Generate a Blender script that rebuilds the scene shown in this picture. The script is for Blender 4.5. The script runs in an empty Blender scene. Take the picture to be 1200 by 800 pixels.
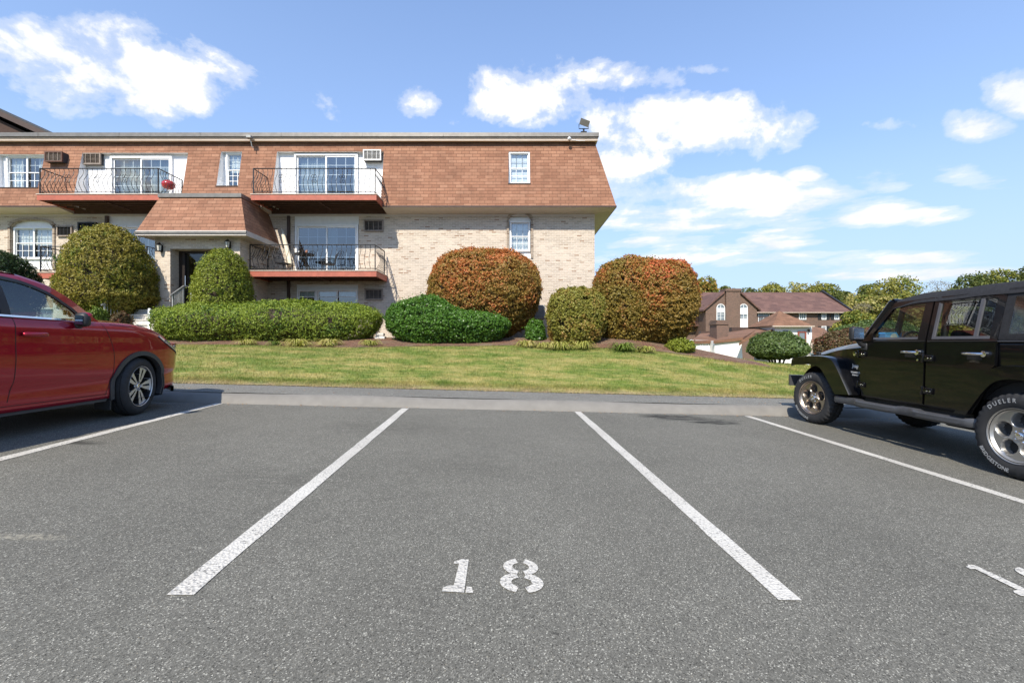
import bpy, bmesh, math, random
import numpy as np
from mathutils import Vector, Matrix
R = math.radians
random.seed(7)
rng = np.random.default_rng(11)
scene = bpy.context.scene
col = scene.collection
F = 533.0           # focal length in photo pixels (16 mm on 36 mm, 1200 px wide)
CH = 1.14           # camera height above the lot at x = 0
SL = 0.032          # cross fall of the lot
KY = 0.062          # yaw of kerb line and stalls

def lot_z(x, y=0): return -SL * x
def X(px, Y): return (px - 600.0) / F * Y
def Z(py, Y): return CH + (399.5 - py) / F * Y
def G(px, py):                       # photo pixel -> point on the lot plane
    d = (px - 600) / F; e = (py - 399.5) / F
    Y = CH / (e - SL * d)
    return d * Y, Y

# ---------------------------------------------------------------- objects
def tag(o, label=None, cat=None, group=None, kind=None):
    if label: o['label'] = label
    if cat: o['category'] = cat
    if group: o['group'] = group
    if kind: o['kind'] = kind
    return o
def empty(name, loc=(0, 0, 0), rot=(0, 0, 0), label=None, cat=None, group=None):
    o = bpy.data.objects.new(name, None); col.objects.link(o)
    o.location = loc; o.rotation_euler = rot; o.empty_display_size = .2
    return tag(o, label, cat, group)
def copy_tree(o, parent=None):
    c = o.copy(); col.objects.link(c)
    if parent: c.parent = parent
    for ch in o.children: copy_tree(ch, c)
    return c

class MB:
    def __init__(s, loc=(0, 0, 0)):
        s.v = []; s.f = []; s.m = []; s.o = loc
    def add(s, verts, faces, m=0):
        b = len(s.v); s.v.extend([tuple(map(float, p)) for p in verts])
        for f in faces: s.f.append(tuple(b + i for i in f)); s.m.append(m)
        return s
    def box(s, x0, x1, y0, y1, z0, z1, m=0):
        if x0 > x1: x0, x1 = x1, x0
        if y0 > y1: y0, y1 = y1, y0
        if z0 > z1: z0, z1 = z1, z0
        return s.add([(x0,y0,z0),(x1,y0,z0),(x1,y1,z0),(x0,y1,z0),(x0,y0,z1),(x1,y0,z1),(x1,y1,z1),(x0,y1,z1)],
              [(0,3,2,1),(4,5,6,7),(0,1,5,4),(1,2,6,5),(2,3,7,6),(3,0,4,7)], m)
    def bbox(s, x0, x1, y0, y1, z0, z1, b=.01, m=0):   # chamfered box
        if x0 > x1: x0, x1 = x1, x0
        if y0 > y1: y0, y1 = y1, y0
        if z0 > z1: z0, z1 = z1, z0
        bm = bmesh.new(); bmesh.ops.create_cube(bm, size=1)
        for v in bm.verts: v.co = Vector(((x0+x1)/2+v.co.x*(x1-x0),(y0+y1)/2+v.co.y*(y1-y0),(z0+z1)/2+v.co.z*(z1-z0)))
        b = min(b, .45*min(x1-x0, y1-y0, z1-z0))
        bmesh.ops.bevel(bm, geom=bm.edges[:], offset=b, segments=2, affect='EDGES', profile=.5)
        return s.bm(bm, m)
    def bm(s, bm, m=0, M=None):
        bm.verts.index_update()
        vs = [(M @ v.co if M else v.co) for v in bm.verts]
        s.add(vs, [[v.index for v in f.verts] for f in bm.faces], m); bm.free(); return s
    def quad(s, a, b, c, d, m=0): return s.add([a, b, c, d], [(0,1,2,3)], m)
    def prism(s, pts, ax, a0, a1, m=0):
        """polygon pts in the two other axes, extruded along ax from a0 to a1"""
        def P(p, a):
            return {'x': (a, p[0], p[1]), 'y': (p[0], a, p[1]), 'z': (p[0], p[1], a)}[ax]
        n = len(pts); v = [P(p, a0) for p in pts] + [P(p, a1) for p in pts]
        fs = [tuple(range(n)), tuple(range(2*n-1, n-1, -1))] + [(i, i+n, (i+1) % n+n, (i+1) % n) for i in range(n)]
        return s.add(v, fs, m)
    def tube(s, pts, r, n=8, m=0, cap=True, radii=None):
        pts = [Vector(p) for p in pts]; k = len(pts); vs = []
        up = None
        for i, p in enumerate(pts):
            t = (pts[min(i+1, k-1)] - pts[max(i-1, 0)]).normalized()
            if up is None: up = Vector((0,0,1)) if abs(t.z) < .9 else Vector((1,0,0))
            a = t.cross(up); 
            if a.length < 1e-6: a = t.orthogonal()
            a.normalize(); b = a.cross(t).normalized(); up = b
            rr = radii[i] if radii else r
            for j in range(n):
                q = 2*math.pi*j/n; vs.append(p + a*math.cos(q)*rr + b*math.sin(q)*rr)
        fs = []
        for i in range(k-1):
            for j in range(n):
                fs.append((i*n+j, i*n+(j+1) % n, (i+1)*n+(j+1) % n, (i+1)*n+j))
        if cap: fs.append(tuple(range(n-1, -1, -1))); fs.append(tuple((k-1)*n+j for j in range(n)))
        return s.add(vs, fs, m)
    def lathe(s, prof, c=(0,0,0), axis='x', n=32, m=0, mats=None):
        """prof: list of (a along axis, r)"""
        vs = []; fs = []
        for (a, r) in prof:
            for j in range(n):
                q = 2*math.pi*j/n; u, w = r*math.cos(q), r*math.sin(q)
                vs.append({'x': (c[0]+a, c[1]+u, c[2]+w), 'y': (c[0]+u, c[1]+a, c[2]+w), 'z': (c[0]+u, c[1]+w, c[2]+a)}[axis])
        b = len(s.v); s.v.extend(vs)
        for i in range(len(prof)-1):
            mi = mats[i] if mats else m
            for j in range(n):
                s.f.append((b+i*n+j, b+i*n+(j+1) % n, b+(i+1)*n+(j+1) % n, b+(i+1)*n+j)); s.m.append(mi)
        return s
    def xf(s, M, i0=0):
        for i in range(i0, len(s.v)): s.v[i] = tuple(M @ Vector(s.v[i]))
        return s
    def build(s, name, mats, parent=None, smooth=False, angle=None, fixn=True):
        me = bpy.data.meshes.new(name)
        if not isinstance(mats, (list, tuple)): mats = [mats]
        for m in mats: me.materials.append(m)
        me.from_pydata(s.v, [], s.f)
        me.polygons.foreach_set('material_index', s.m)
        me.update()
        if fixn and len(s.f) < 60000:
            bm = bmesh.new(); bm.from_mesh(me); bmesh.ops.recalc_face_normals(bm, faces=bm.faces[:]); bm.to_mesh(me); bm.free()
        if smooth:
            me.polygons.foreach_set('use_smooth', [True]*len(me.polygons))
            if angle:
                try: me.set_sharp_from_angle(angle=R(angle))
                except Exception: pass
        o = bpy.data.objects.new(name, me); col.objects.link(o)
        if parent: o.parent = parent
        return o

def fast_mesh(name, verts, faces, mats, parent=None, midx=None, attr=None):
    """verts (n,3) array, faces (m,k) array"""
    me = bpy.data.meshes.new(name)
    n, k = len(faces), faces.shape[1]
    me.vertices.add(len(verts)); me.vertices.foreach_set('co', np.ascontiguousarray(verts, np.float32).ravel())
    me.loops.add(n*k); me.loops.foreach_set('vertex_index', np.ascontiguousarray(faces, np.int32).ravel())
    me.polygons.add(n); me.polygons.foreach_set('loop_start', np.arange(0, n*k, k, dtype=np.int32))
    try: me.polygons.foreach_set('loop_total', np.full(n, k, np.int32))
    except Exception: pass
    if not isinstance(mats, (list, tuple)): mats = [mats]
    for m in mats: me.materials.append(m)
    if midx is not None: me.polygons.foreach_set('material_index', np.asarray(midx, np.int32))
    me.update(calc_edges=True); me.validate()
    if attr is not None:
        a = me.attributes.new('tint', 'FLOAT', 'FACE'); a.data.foreach_set('value', np.asarray(attr, np.float32))
    o = bpy.data.objects.new(name, me); col.objects.link(o)
    if parent: o.parent = parent
    return o

# ---------------------------------------------------------------- materials
class NT:
    def __init__(s, name):
        s.mat = bpy.data.materials.new(name); s.mat.use_nodes = True
        s.t = s.mat.node_tree; s.b = s.t.nodes['Principled BSDF']; s.out = s.t.nodes['Material Output']
    def n(s, typ, **kw):
        nd = s.t.nodes.new(typ)
        for k, v in kw.items():
            if k.startswith('i_'): 
                key = k[2:]; key = int(key) if key.isdigit() else key.replace('_', ' ')
                if isinstance(v, bpy.types.NodeSocket): s.t.links.new(v, nd.inputs[key])
                else: nd.inputs[key].default_value = v
            else: setattr(nd, k, v)
        return nd
    def l(s, a, b): s.t.links.new(a, b)
    def set(s, key, v):
        if isinstance(v, bpy.types.NodeSocket): s.l(v, s.b.inputs[key])
        else: s.b.inputs[key].default_value = v
    def pos(s, scale=(1,1,1), rot=(0,0,0), obj=False):
        src = s.n('ShaderNodeTexCoord').outputs['Object'] if obj else s.n('ShaderNodeNewGeometry').outputs['Position']
        mp = s.n('ShaderNodeMapping'); s.l(src, mp.inputs[0]); mp.inputs['Scale'].default_value = scale; mp.inputs['Rotation'].default_value = rot
        return mp.outputs[0]
    def noise(s, vec, scale, detail=4, rough=.55, dist=0):
        nd = s.n('ShaderNodeTexNoise'); s.l(vec, nd.inputs['Vector'])
        nd.inputs['Scale'].default_value = scale; nd.inputs['Detail'].default_value = detail
        nd.inputs['Roughness'].default_value = rough; nd.inputs['Distortion'].default_value = dist
        return nd.outputs['Fac']
    def ramp(s, fac, stops, interp='LINEAR'):
        nd = s.n('ShaderNodeValToRGB'); s.l(fac, nd.inputs[0]); r = nd.color_ramp; r.interpolation = interp
        while len(r.elements) < len(stops): r.elements.new(.5)
        for e, (p, c) in zip(r.elements, stops):
            e.position = p; e.color = (c, c, c, 1) if isinstance(c, (int, float)) else (*c[:3], 1)
        return nd.outputs[0]
    def mix(s, fac, a, b, mode='MIX'):
        nd = s.n('ShaderNodeMix', data_type='RGBA', blend_type=mode)
        for sock, v in ((nd.inputs[0], fac), (nd.inputs[6], a), (nd.inputs[7], b)):
            if isinstance(v, bpy.types.NodeSocket): s.l(v, sock)
            elif isinstance(v, (int, float)): sock.default_value = v if sock.type == 'VALUE' else (v, v, v, 1)
            else: sock.default_value = (*v[:3], 1)
        return nd.outputs[2]
    def math(s, op, a, b=0., c=None, clamp=False):
        nd = s.n('ShaderNodeMath', operation=op, use_clamp=clamp)
        for i, v in enumerate((a, b, c)):
            if v is None: continue
            if isinstance(v, bpy.types.NodeSocket): s.l(v, nd.inputs[i])
            else: nd.inputs[i].default_value = v
        return nd.outputs[0]
    def bump(s, h, strength=.4, dist=.01):
        nd = s.n('ShaderNodeBump'); nd.inputs['Strength'].default_value = strength; nd.inputs['Distance'].default_value = dist
        s.l(h, nd.inputs['Height']); s.l(nd.outputs[0], s.b.inputs['Normal']); return nd

def plain(name, c, rough=.5, metal=0, var=.12, scale=6, spec=.5, coat=0, bump=0):
    m = NT(name); p = m.pos(obj=True)
    nz = m.noise(p, scale, 5)
    a = tuple(x*(1-var) for x in c); b = tuple(min(1, x*(1+var)) for x in c)
    m.set('Base Color', m.ramp(nz, [(.3, a), (.7, b)]))
    m.set('Roughness', m.ramp(m.noise(p, scale*2.3, 3), [(.3, max(.02, rough-.06)), (.7, min(1, rough+.06))]))
    m.set('Metallic', metal); m.set('Specular IOR Level', spec); m.set('Coat Weight', coat); m.b.inputs['Coat Roughness'].default_value = .03
    if bump: m.bump(m.noise(p, scale*8, 4), bump, .003)
    return m.mat

def mat_leaf(name, c1, c2, c3=None, scale=1.2, trans=.25, rough=.55, patch=None, pscale=.6, zg=0.):
    """c1/c2 vary leaf by leaf, c3 comes in larger clumps"""
    m = NT(name); g = m.n('ShaderNodeNewGeometry')
    base = m.ramp(g.outputs['Random Per Island'], [(0., c1), (.55, c2), (1., tuple(x*1.25 for x in c2))])
    if c3:
        nz = m.noise(m.pos(), scale, 3, .6)
        mixf = m.math('ADD', m.math('MULTIPLY', nz, 1.6), m.math('MULTIPLY', g.outputs['Random Per Island'], .5))
        if zg:      # autumn colour has set in on the tops first
            sz = m.n('ShaderNodeSeparateXYZ'); m.l(m.n('ShaderNodeNewGeometry').outputs['Position'], sz.inputs[0]); mixf = m.math('ADD', mixf, m.math('MULTIPLY', m.math('SUBTRACT', 2.7, sz.outputs[2]), zg))
        fac = m.ramp(mixf, [(.82, 0.), (1.12, 1.)] if patch is None else patch)
        base = m.mix(fac, base, m.mix(g.outputs['Random Per Island'], tuple(x*.75 for x in c3), tuple(min(1, x*1.2) for x in c3)))
    m.set('Base Color', base); m.set('Roughness', rough); m.set('Specular IOR Level', .35)
    tr = m.n('ShaderNodeBsdfTranslucent'); m.l(m.mix(1., base, (1.3, 1.3, .8), 'MULTIPLY'), tr.inputs[0])
    ms = m.n('ShaderNodeMixShader'); ms.inputs[0].default_value = trans
    m.l(m.b.outputs[0], ms.inputs[1]); m.l(tr.outputs[0], ms.inputs[2]); m.l(ms.outputs[0], m.out.inputs[0])
    return m.mat

def mat_glass(name, tint=(.75,.8,.8), refl=.12, rough=.01, body=None):
    m = NT(name)
    m.t.nodes.remove(m.b)
    fr = m.n('ShaderNodeFresnel'); bf = m.n('ShaderNodeNewGeometry').outputs['Backfacing']; m.l(m.math('SUBTRACT', 1.5, m.math('MULTIPLY', bf, 1.5-1/1.5)), fr.inputs[0])
    fac = m.math('ADD', fr.outputs[0], refl, clamp=True)
    gl = m.n('ShaderNodeBsdfGlossy'); gl.inputs['Roughness'].default_value = rough; gl.inputs[0].default_value = (.95,.97,1,1)
    tr = m.n('ShaderNodeBsdfTransparent'); tr.inputs[0].default_value = (*tint, 1)
    bp = m.n('ShaderNodeBump'); bp.inputs['Strength'].default_value = .03; bp.inputs['Distance'].default_value = .02
    m.l(m.noise(m.pos(), 1.3, 2), bp.inputs['Height']); m.l(bp.outputs[0], gl.inputs['Normal'])
    ms = m.n('ShaderNodeMixShader'); m.l(fac, ms.inputs[0]); m.l(tr.outputs[0], ms.inputs[1]); m.l(gl.outputs[0], ms.inputs[2])
    m.l(ms.outputs[0], m.out.inputs[0]); return m.mat

M = {}
M['frame_white'] = plain('white_vinyl', (.78,.78,.77), .4, var=.04)
M['panel_white'] = plain('white_panel', (.8,.8,.79), .55, var=.05, bump=.1)
M['frame_bronze'] = plain('bronze_aluminium', (.05,.04,.035), .35, .6)
M['iron'] = plain('black_iron', (.02,.02,.022), .45, .3)
M['slab_red'] = plain('red_painted_edge', (.37,.10,.06), .6, var=.15, bump=.2)
M['timber_dark'] = plain('dark_brown_joist', (.10,.05,.035), .8, var=.25)
M['soffit'] = plain('beige_soffit', (.60,.53,.47), .7, var=.05)
M['fascia_brown'] = plain('dark_brown_fascia', (.06,.035,.025), .6)
M['metal_grey'] = plain('grey_roof_metal', (.19,.175,.155), .45, .4, var=.15)
M['fascia_beige'] = plain('beige_fascia', (.48,.39,.31), .55, var=.08)
M['concrete'] = plain('pale_concrete', (.55,.52,.47), .85, var=.15, bump=.4)
M['curtain'] = plain('white_curtain', (.72,.74,.73), .9, var=.1, scale=14)
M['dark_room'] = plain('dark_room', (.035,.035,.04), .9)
M['glass'] = mat_glass('window_glass', (.8,.85,.85), .16)
M['glass_dark'] = mat_glass('entrance_glass', (.5,.48,.42), .03)
M['glass_sky'] = mat_glass('coated_window_glass', (.45,.55,.65), .13)
M['sheer'] = plain('grey_green_sheer', (.30,.34,.33), .9, var=.12, scale=10)
M['ac_grille'] = plain('taupe_grille', (.25,.2,.16), .5, var=.2)
M['ac_white'] = plain('white_grille', (.6,.59,.56), .5)
M['rail_grey'] = plain('weathered_handrail', (.3,.3,.28), .5, .3)
M['plastic_black'] = plain('black_plastic', (.018,.018,.019), .55)
M['rubber'] = plain('tyre_rubber', (.022,.022,.023), .8, var=.2, scale=20, bump=.3)
M['chrome'] = plain('bright_chrome', (.75,.75,.76), .15, 1., var=.03)
M['bark'] = plain('bark', (.09,.065,.045), .9, var=.3, bump=.5)

def brick_mat(name, c1, c2, mortar, dark, bw=.205, bh=.068, ms=.011, axis='xz', dmin=.78):
    m = NT(name)
    g = m.n('ShaderNodeNewGeometry')
    sp = m.n('ShaderNodeSeparateXYZ'); m.l(g.outputs['Position'], sp.inputs[0])
    cb = m.n('ShaderNodeCombineXYZ')
    m.l(m.math('ADD', sp.outputs[0], sp.outputs[1]), cb.inputs[0]); m.l(sp.outputs[2], cb.inputs[1])
    b = m.n('ShaderNodeTexBrick'); m.l(cb.outputs[0], b.inputs['Vector'])
    b.inputs['Scale'].default_value = 1; b.inputs['Brick Width'].default_value = bw; b.inputs['Row Height'].default_value = bh
    b.inputs['Mortar Size'].default_value = ms; b.inputs['Mortar Smooth'].default_value = .3; b.inputs['Bias'].default_value = 0
    b.inputs['Color1'].default_value = (0,0,0,1); b.inputs['Color2'].default_value = (1,1,1,1); b.inputs['Mortar'].default_value = (0,0,0,1)
    bwn = m.n('ShaderNodeRGBToBW'); m.l(b.outputs[0], bwn.inputs[0])
    tone = m.ramp(bwn.outputs[0], [(0., c1), (.5, c2), (dmin, tuple(x*.85 for x in c2)), (.97, dark)])
    nz = m.noise(m.pos(), 9, 6, .7)
    tone = m.mix(m.ramp(nz, [(.5, 0.), (.8, .4)]), tone, tuple(x*.62 for x in c1))
    big = m.noise(m.pos((1,1,1.6)), .7, 5, .6)
    tone = m.mix(1., tone, m.ramp(big, [(.3, .86), (.7, 1.08)]), 'MULTIPLY')
    m.set('Base Color', m.mix(b.outputs['Fac'], tone, mortar)); m.set('Roughness', .9)
    h = m.math('ADD', m.math('MULTIPLY', b.outputs['Fac'], -1.), m.math('MULTIPLY', nz, .5))
    m.bump(h, .6, .01); return m.mat
M['brick'] = brick_mat('cream_brick', (.61,.51,.405), (.52,.43,.34), (.60,.53,.44), (.32,.21,.14), dmin=.91)
M['brick_grey'] = brick_mat('grey_tan_brick', (.38,.29,.215), (.34,.265,.2), (.36,.31,.25), (.15,.09,.06))
M['brick_far'] = brick_mat('red_brown_brick', (.16,.082,.056), (.13,.068,.048), (.21,.16,.125), (.07,.04,.03))

def shingle_mat(name, cols, row=.145, wid=.34, mottle=.5):
    m = NT(name); g = m.n('ShaderNodeNewGeometry')
    sp = m.n('ShaderNodeSeparateXYZ'); m.l(g.outputs['Position'], sp.inputs[0])
    nv = m.n('ShaderNodeSeparateXYZ'); m.l(g.outputs['Normal'], nv.inputs[0])
    # run along x on front faces, along y on side faces
    side = m.math('GREATER_THAN', m.math('ABSOLUTE', nv.outputs[0]), m.math('ABSOLUTE', nv.outputs[1]))
    mx = m.n('ShaderNodeMix', data_type='FLOAT'); m.l(side, mx.inputs[0]); m.l(sp.outputs[0], mx.inputs[2]); m.l(sp.outputs[1], mx.inputs[3])
    cb = m.n('ShaderNodeCombineXYZ'); m.l(mx.outputs[0], cb.inputs[0]); m.l(sp.outputs[2], cb.inputs[1])
    b = m.n('ShaderNodeTexBrick'); m.l(cb.outputs[0], b.inputs['Vector'])
    b.inputs['Scale'].default_value = 1; b.inputs['Brick Width'].default_value = wid; b.inputs['Row Height'].default_value = row
    b.inputs['Mortar Size'].default_value = .008; b.inputs['Mortar Smooth'].default_value = .4; b.offset = .37; b.squash = 1
    b.inputs['Color1'].default_value = (0,0,0,1); b.inputs['Color2'].default_value = (1,1,1,1); b.inputs['Mortar'].default_value = (.4,.4,.4,1)
    bwn = m.n('ShaderNodeRGBToBW'); m.l(b.outputs[0], bwn.inputs[0])
    tone = m.ramp(bwn.outputs[0], [(0, cols[0]), (.5, cols[1]), (1, cols[2])])
    nz = m.noise(m.pos((1,1,2.2)), 1.1, 5, .6)
    tone = m.mix(1., tone, m.ramp(nz, [(.3, 1-.3*mottle), (.7, 1+.3*mottle)]), 'MULTIPLY')
    stk = m.noise(m.pos((5,5,.35)), 1., 4, .6); tone = m.mix(1., tone, m.ramp(stk, [(.3, .88), (.7, 1.08)]), 'MULTIPLY')
    gr = m.noise(m.pos(), 60, 2, .8)
    tone = m.mix(1., tone, m.ramp(gr, [(.3, .82), (.7, 1.18)]), 'MULTIPLY')
    tone = m.mix(m.math('MULTIPLY', b.outputs['Fac'], .75), tone, tuple(x*.45 for x in cols[0]))
    m.set('Base Color', tone); m.set('Roughness', .95)
    # each course tilts: sawtooth height
    saw = m.math('FRACT', m.math('DIVIDE', sp.outputs[2], row))
    m.bump(m.math('ADD', m.math('MULTIPLY', saw, -.6), m.math('MULTIPLY', b.outputs['Fac'], -.6)), .7, .012)
    return m.mat
M['shingle'] = shingle_mat('terracotta_shingle', [(.235,.110,.064), (.275,.134,.079), (.315,.162,.099)], row=.125, wid=.3)
M['shingle_far'] = shingle_mat('dull_red_shingle', [(.105,.056,.046), (.13,.068,.054), (.155,.084,.066)], row=.3, wid=.9)
M['shingle_far2'] = shingle_mat('rust_shingle', [(.15,.078,.045), (.185,.094,.054), (.215,.112,.066)], row=.22, wid=.6)

def asphalt(name, base=.13, warm=0., stain=True, fine=1.):
    m = NT(name); p = m.pos()
    v = m.n('ShaderNodeTexVoronoi'); v.inputs['Scale'].default_value = 215*fine; m.l(p, v.inputs['Vector'])
    stone = m.n('ShaderNodeRGBToBW'); m.l(v.outputs['Color'], stone.inputs[0])
    s2 = m.noise(p, 330*fine, 2, .75)
    tone = m.ramp(m.math('ADD', m.math('MULTIPLY', stone.outputs[0], .82), m.math('MULTIPLY', s2, .28)),
        [(.22, base*.30), (.34, base*.80), (.70, base*1.12), (.81, base*1.7), (.90, base*3.5)])
    v2 = m.n('ShaderNodeTexVoronoi'); v2.inputs['Scale'].default_value = 38*fine; m.l(p, v2.inputs['Vector'])
    tone = m.mix(m.ramp(v2.outputs['Distance'], [(.07, .5), (.15, 0.)]), tone, (base*2.5, base*2.3, base*2.0))
    mid = m.noise(p, 7, 5, .7); big = m.noise(p, .55, 5, .6)
    tone = m.mix(1., tone, m.ramp(mid, [(.3, .93), (.7, 1.06)]), 'MULTIPLY')
    tone = m.mix(1., tone, m.ramp(big, [(.3, .88), (.7, 1.1)]), 'MULTIPLY')
    if stain:
        # oil streaks in front of the kerb and small drips between stalls
        sp = m.n('ShaderNodeSeparateXYZ'); m.l(p, sp.inputs[0])
        def blob(cx, cy, rx, ry, k):
            ex = m.math('POWER', m.math('DIVIDE', m.math('SUBTRACT', sp.outputs[0], cx), rx), 2)
            ey = m.math('POWER', m.math('DIVIDE', m.math('SUBTRACT', sp.outputs[1], cy), ry), 2)
            return m.math('MULTIPLY', m.math('SUBTRACT', 1., m.math('ADD', ex, ey), clamp=True), k)
        tot = None
        for (px, py, rx, ry, k) in ((790,488,.62,.28,1.),(835,494,.45,.24,1.),(815,491,.8,.2,.6),(95,518,.3,.1,.5),(320,560,.8,.4,.12),(560,545,.4,.5,.1),(450,500,.9,.5,.14)):
            x, y = G(px, py); b = blob(x, y, rx, ry, k); tot = b if tot is None else m.math('MAXIMUM', tot, b)
        sn = m.noise(m.pos((1.2, 5, 1), (0,0,R(14))), 3.2, 5, .65)
        tone = m.mix(m.math('MULTIPLY', m.ramp(sn, [(.40, 0.), (.52, 1.)]), m.math('MULTIPLY', tot, 1.6, clamp=True)), tone, base*.25)
        # faded chalky trace of old paint
        x, y = G(30, 628); tr = blob(x, y, .28, .05, 1.)
        tone = m.mix(m.math('MULTIPLY', tr, m.ramp(m.noise(p, 40, 3), [(.4, 0.), (.6, .5)])), tone, (.4,.38,.34))
        # worn, lighter joint towards the kerb
    m.set('Base Color', m.mix(1., tone, (1+warm*.8, 1+warm*.4, 1-warm), 'MULTIPLY')); m.set('Roughness', .88); m.set('Specular IOR Level', .25)
    m.bump(m.math('ADD', v.outputs['Distance'], m.math('MULTIPLY', mid, .3)), .45, .004)
    return m.mat
M['asphalt'] = asphalt('lot_asphalt', .120, .12)
M['asphalt_walk'] = asphalt('walk_asphalt', .15, .09, False, .8)
M['kerb'] = plain('worn_concrete_kerb', (.185,.172,.15), .9, var=.10, scale=5, bump=.5)

def paint_mat():
    m = NT('worn_white_paint'); p = m.pos()
    v = m.n('ShaderNodeTexVoronoi'); v.inputs['Scale'].default_value = 70; m.l(p, v.inputs['Vector'])
    chips = m.noise(p, 55, 4, .7); big = m.noise(p, 4, 4, .6)
    f = m.math('ADD', m.math('MULTIPLY', chips, 1.), m.math('MULTIPLY', big, .25))
    keep = m.ramp(f, [(.50, 0.), (.57, 1.)])
    tone = m.mix(1., m.ramp(m.noise(p, 1.1, 4), [(.3, (.52,.49,.43)), (.7, (.66,.63,.56))]), m.ramp(v.outputs['Distance'], [(.0, 1.), (.9, .75)]), 'MULTIPLY')
    m.set('Base Color', m.mix(keep, (.2,.19,.17), tone)); m.set('Roughness', .8)
    m.bump(v.outputs['Distance'], .8, .006); return m.mat
M['paint'] = paint_mat()

def lawn_mat(name, blade=False):
    m = NT(name); p = m.pos()
    big = m.noise(m.pos((1, 2.6, 1)), .9, 5, .6); mid = m.noise(m.pos((1, 3, 1)), 3.2, 4, .65)
    green = m.ramp(mid, [(.3, (.088,.145,.018)), (.6, (.175,.23,.032))])
    c = m.mix(m.ramp(m.math('ADD', m.math('MULTIPLY', big, .65), m.math('MULTIPLY', mid, .35)), [(.43, 0.), (.60, .85)]), green, (.42,.34,.12))
    # dry, trodden margin along the walk
    sp = m.n('ShaderNodeSeparateXYZ'); m.l(p, sp.inputs[0])
    d = m.math('SUBTRACT', sp.outputs[1], m.math('ADD', m.math('MULTIPLY', sp.outputs[0], KY), WALK1))
    dry = m.math('MULTIPLY', m.ramp(d, [(.0, 1.), (.35, 0.)]), m.ramp(m.noise(p, 5, 3), [(.3, .25), (.6, 1.)]))
    c = m.mix(dry, c, (.36,.27,.15))
    if blade:
        g = m.n('ShaderNodeNewGeometry')
        c = m.mix(1., c, m.ramp(g.outputs['Random Per Island'], [(0, .7), (1, 1.5)]), 'MULTIPLY')
        m.set('Base Color', c); m.set('Roughness', .6)
        tr = m.n('ShaderNodeBsdfTranslucent'); m.l(c, tr.inputs[0])
        ms = m.n('ShaderNodeMixShader'); ms.inputs[0].default_value = .35
        m.l(m.b.outputs[0], ms.inputs[1]); m.l(tr.outputs[0], ms.inputs[2]); m.l(ms.outputs[0], m.out.inputs[0])
    else:
        c = m.mix(1., c, m.ramp(m.noise(p, 45, 4, .7), [(.3, .6), (.7, 1.2)]), 'MULTIPLY')
        m.set('Base Color', c); m.set('Roughness', .95); m.bump(m.noise(p, 60, 3), .8, .03)
    return m.mat

# ---------------------------------------------------------------- ground
KERB0 = 7.55; KERB1 = 7.78; WALK1 = 8.93      # y of kerb foot, kerb top, back of the walk, at x = 0
M['lawn'] = lawn_mat('lawn_turf'); M['blade'] = lawn_mat('grass_blade', True)
M['mulch'] = None
def mulch():
    m = NT('red_brown_mulch'); p = m.pos((1, 1.6, 1))
    v = m.n('ShaderNodeTexVoronoi'); v.inputs['Scale'].default_value = 38; m.l(p, v.inputs['Vector'])
    bw = m.n('ShaderNodeRGBToBW'); m.l(v.outputs['Color'], bw.inputs[0])
    c = m.ramp(bw.outputs[0], [(.2, (.09,.04,.025)), (.5, (.19,.085,.05)), (.8, (.3,.17,.10))])
    m.set('Base Color', m.mix(m.ramp(m.noise(p, 1.5, 4), [(.45, 0.), (.65, .7)]), c, (.24,.19,.12))); m.set('Roughness', .95)
    m.bump(v.outputs['Distance'], 1., .03); return m.mat
M['mulch'] = mulch()

def smooth(t): t = np.clip(t, 0, 1); return t*t*(3-2*t)
def lawn_z(x, y):
    x = np.asarray(x, float); y = np.asarray(y, float)
    base = CH - (.985 + SL*np.clip(x, -30, 40)) + .012
    d = y - (WALK1 + KY*x)
    top = CH - .10 + .17*smooth((y-13.0)/1.6)*(1-smooth((x-5)/2.5)) - .74*smooth((x-3.0)/8.5) - .055*np.clip(x-11, 0, 60) - .12*smooth((-x-8)/8) - .03*np.clip(x-3,0,4)
    far = -1.6*smooth((y-20)/30)*smooth((x-5)/6)
    t = np.clip(d/4.9, 0, 1); s = 1.45*t - .45*t*t*(1.0)
    s = np.clip(s, 0, 1); s = s*.6 + smooth(t)*.4
    bumps = .02*np.sin(x*1.3+y*.7)*np.sin(y*1.1-x*.4)*np.clip(d, 0, 1)
    return base*(1-s) + top*s + far + bumps
def strip(name, ya, yb, za, zb, mat, x0, x1, nx, ny=1, kind='structure', mid=None):
    """sheet between two skewed lines"""
    xs = np.linspace(x0, x1, nx+1); vs = []; fs = []
    for j in range(ny+1):
        t = j/ny
        for x in xs:
            vs.append((x, (ya*(1-t)+yb*t) + KY*x, za(x)*(1-t)+zb(x)*t))
    for j in range(ny):
        for i in range(nx):
            a = j*(nx+1)+i; fs.append((a, a+1, a+nx+2, a+nx+1))
    mb = MB().add(vs, fs); o = mb.build(name, mat, fixn=False); tag(o, kind=kind); return o
# one sheet out to the horizon, well under everything else
mb = MB(); mb.quad((-900,-900,-9), (900,-900,-9), (900,1500,-9), (-900,1500,-9))
M['far_ground'] = plain('far_meadow', (.10,.12,.04), .95, var=.3, scale=.05)
tag(mb.build('ground', M['far_ground']), kind='structure')
strip('parking_lot', -60, KERB0, lambda x: -SL*x, lambda x: -SL*x, M['asphalt'], -60, 60, 2)
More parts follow.
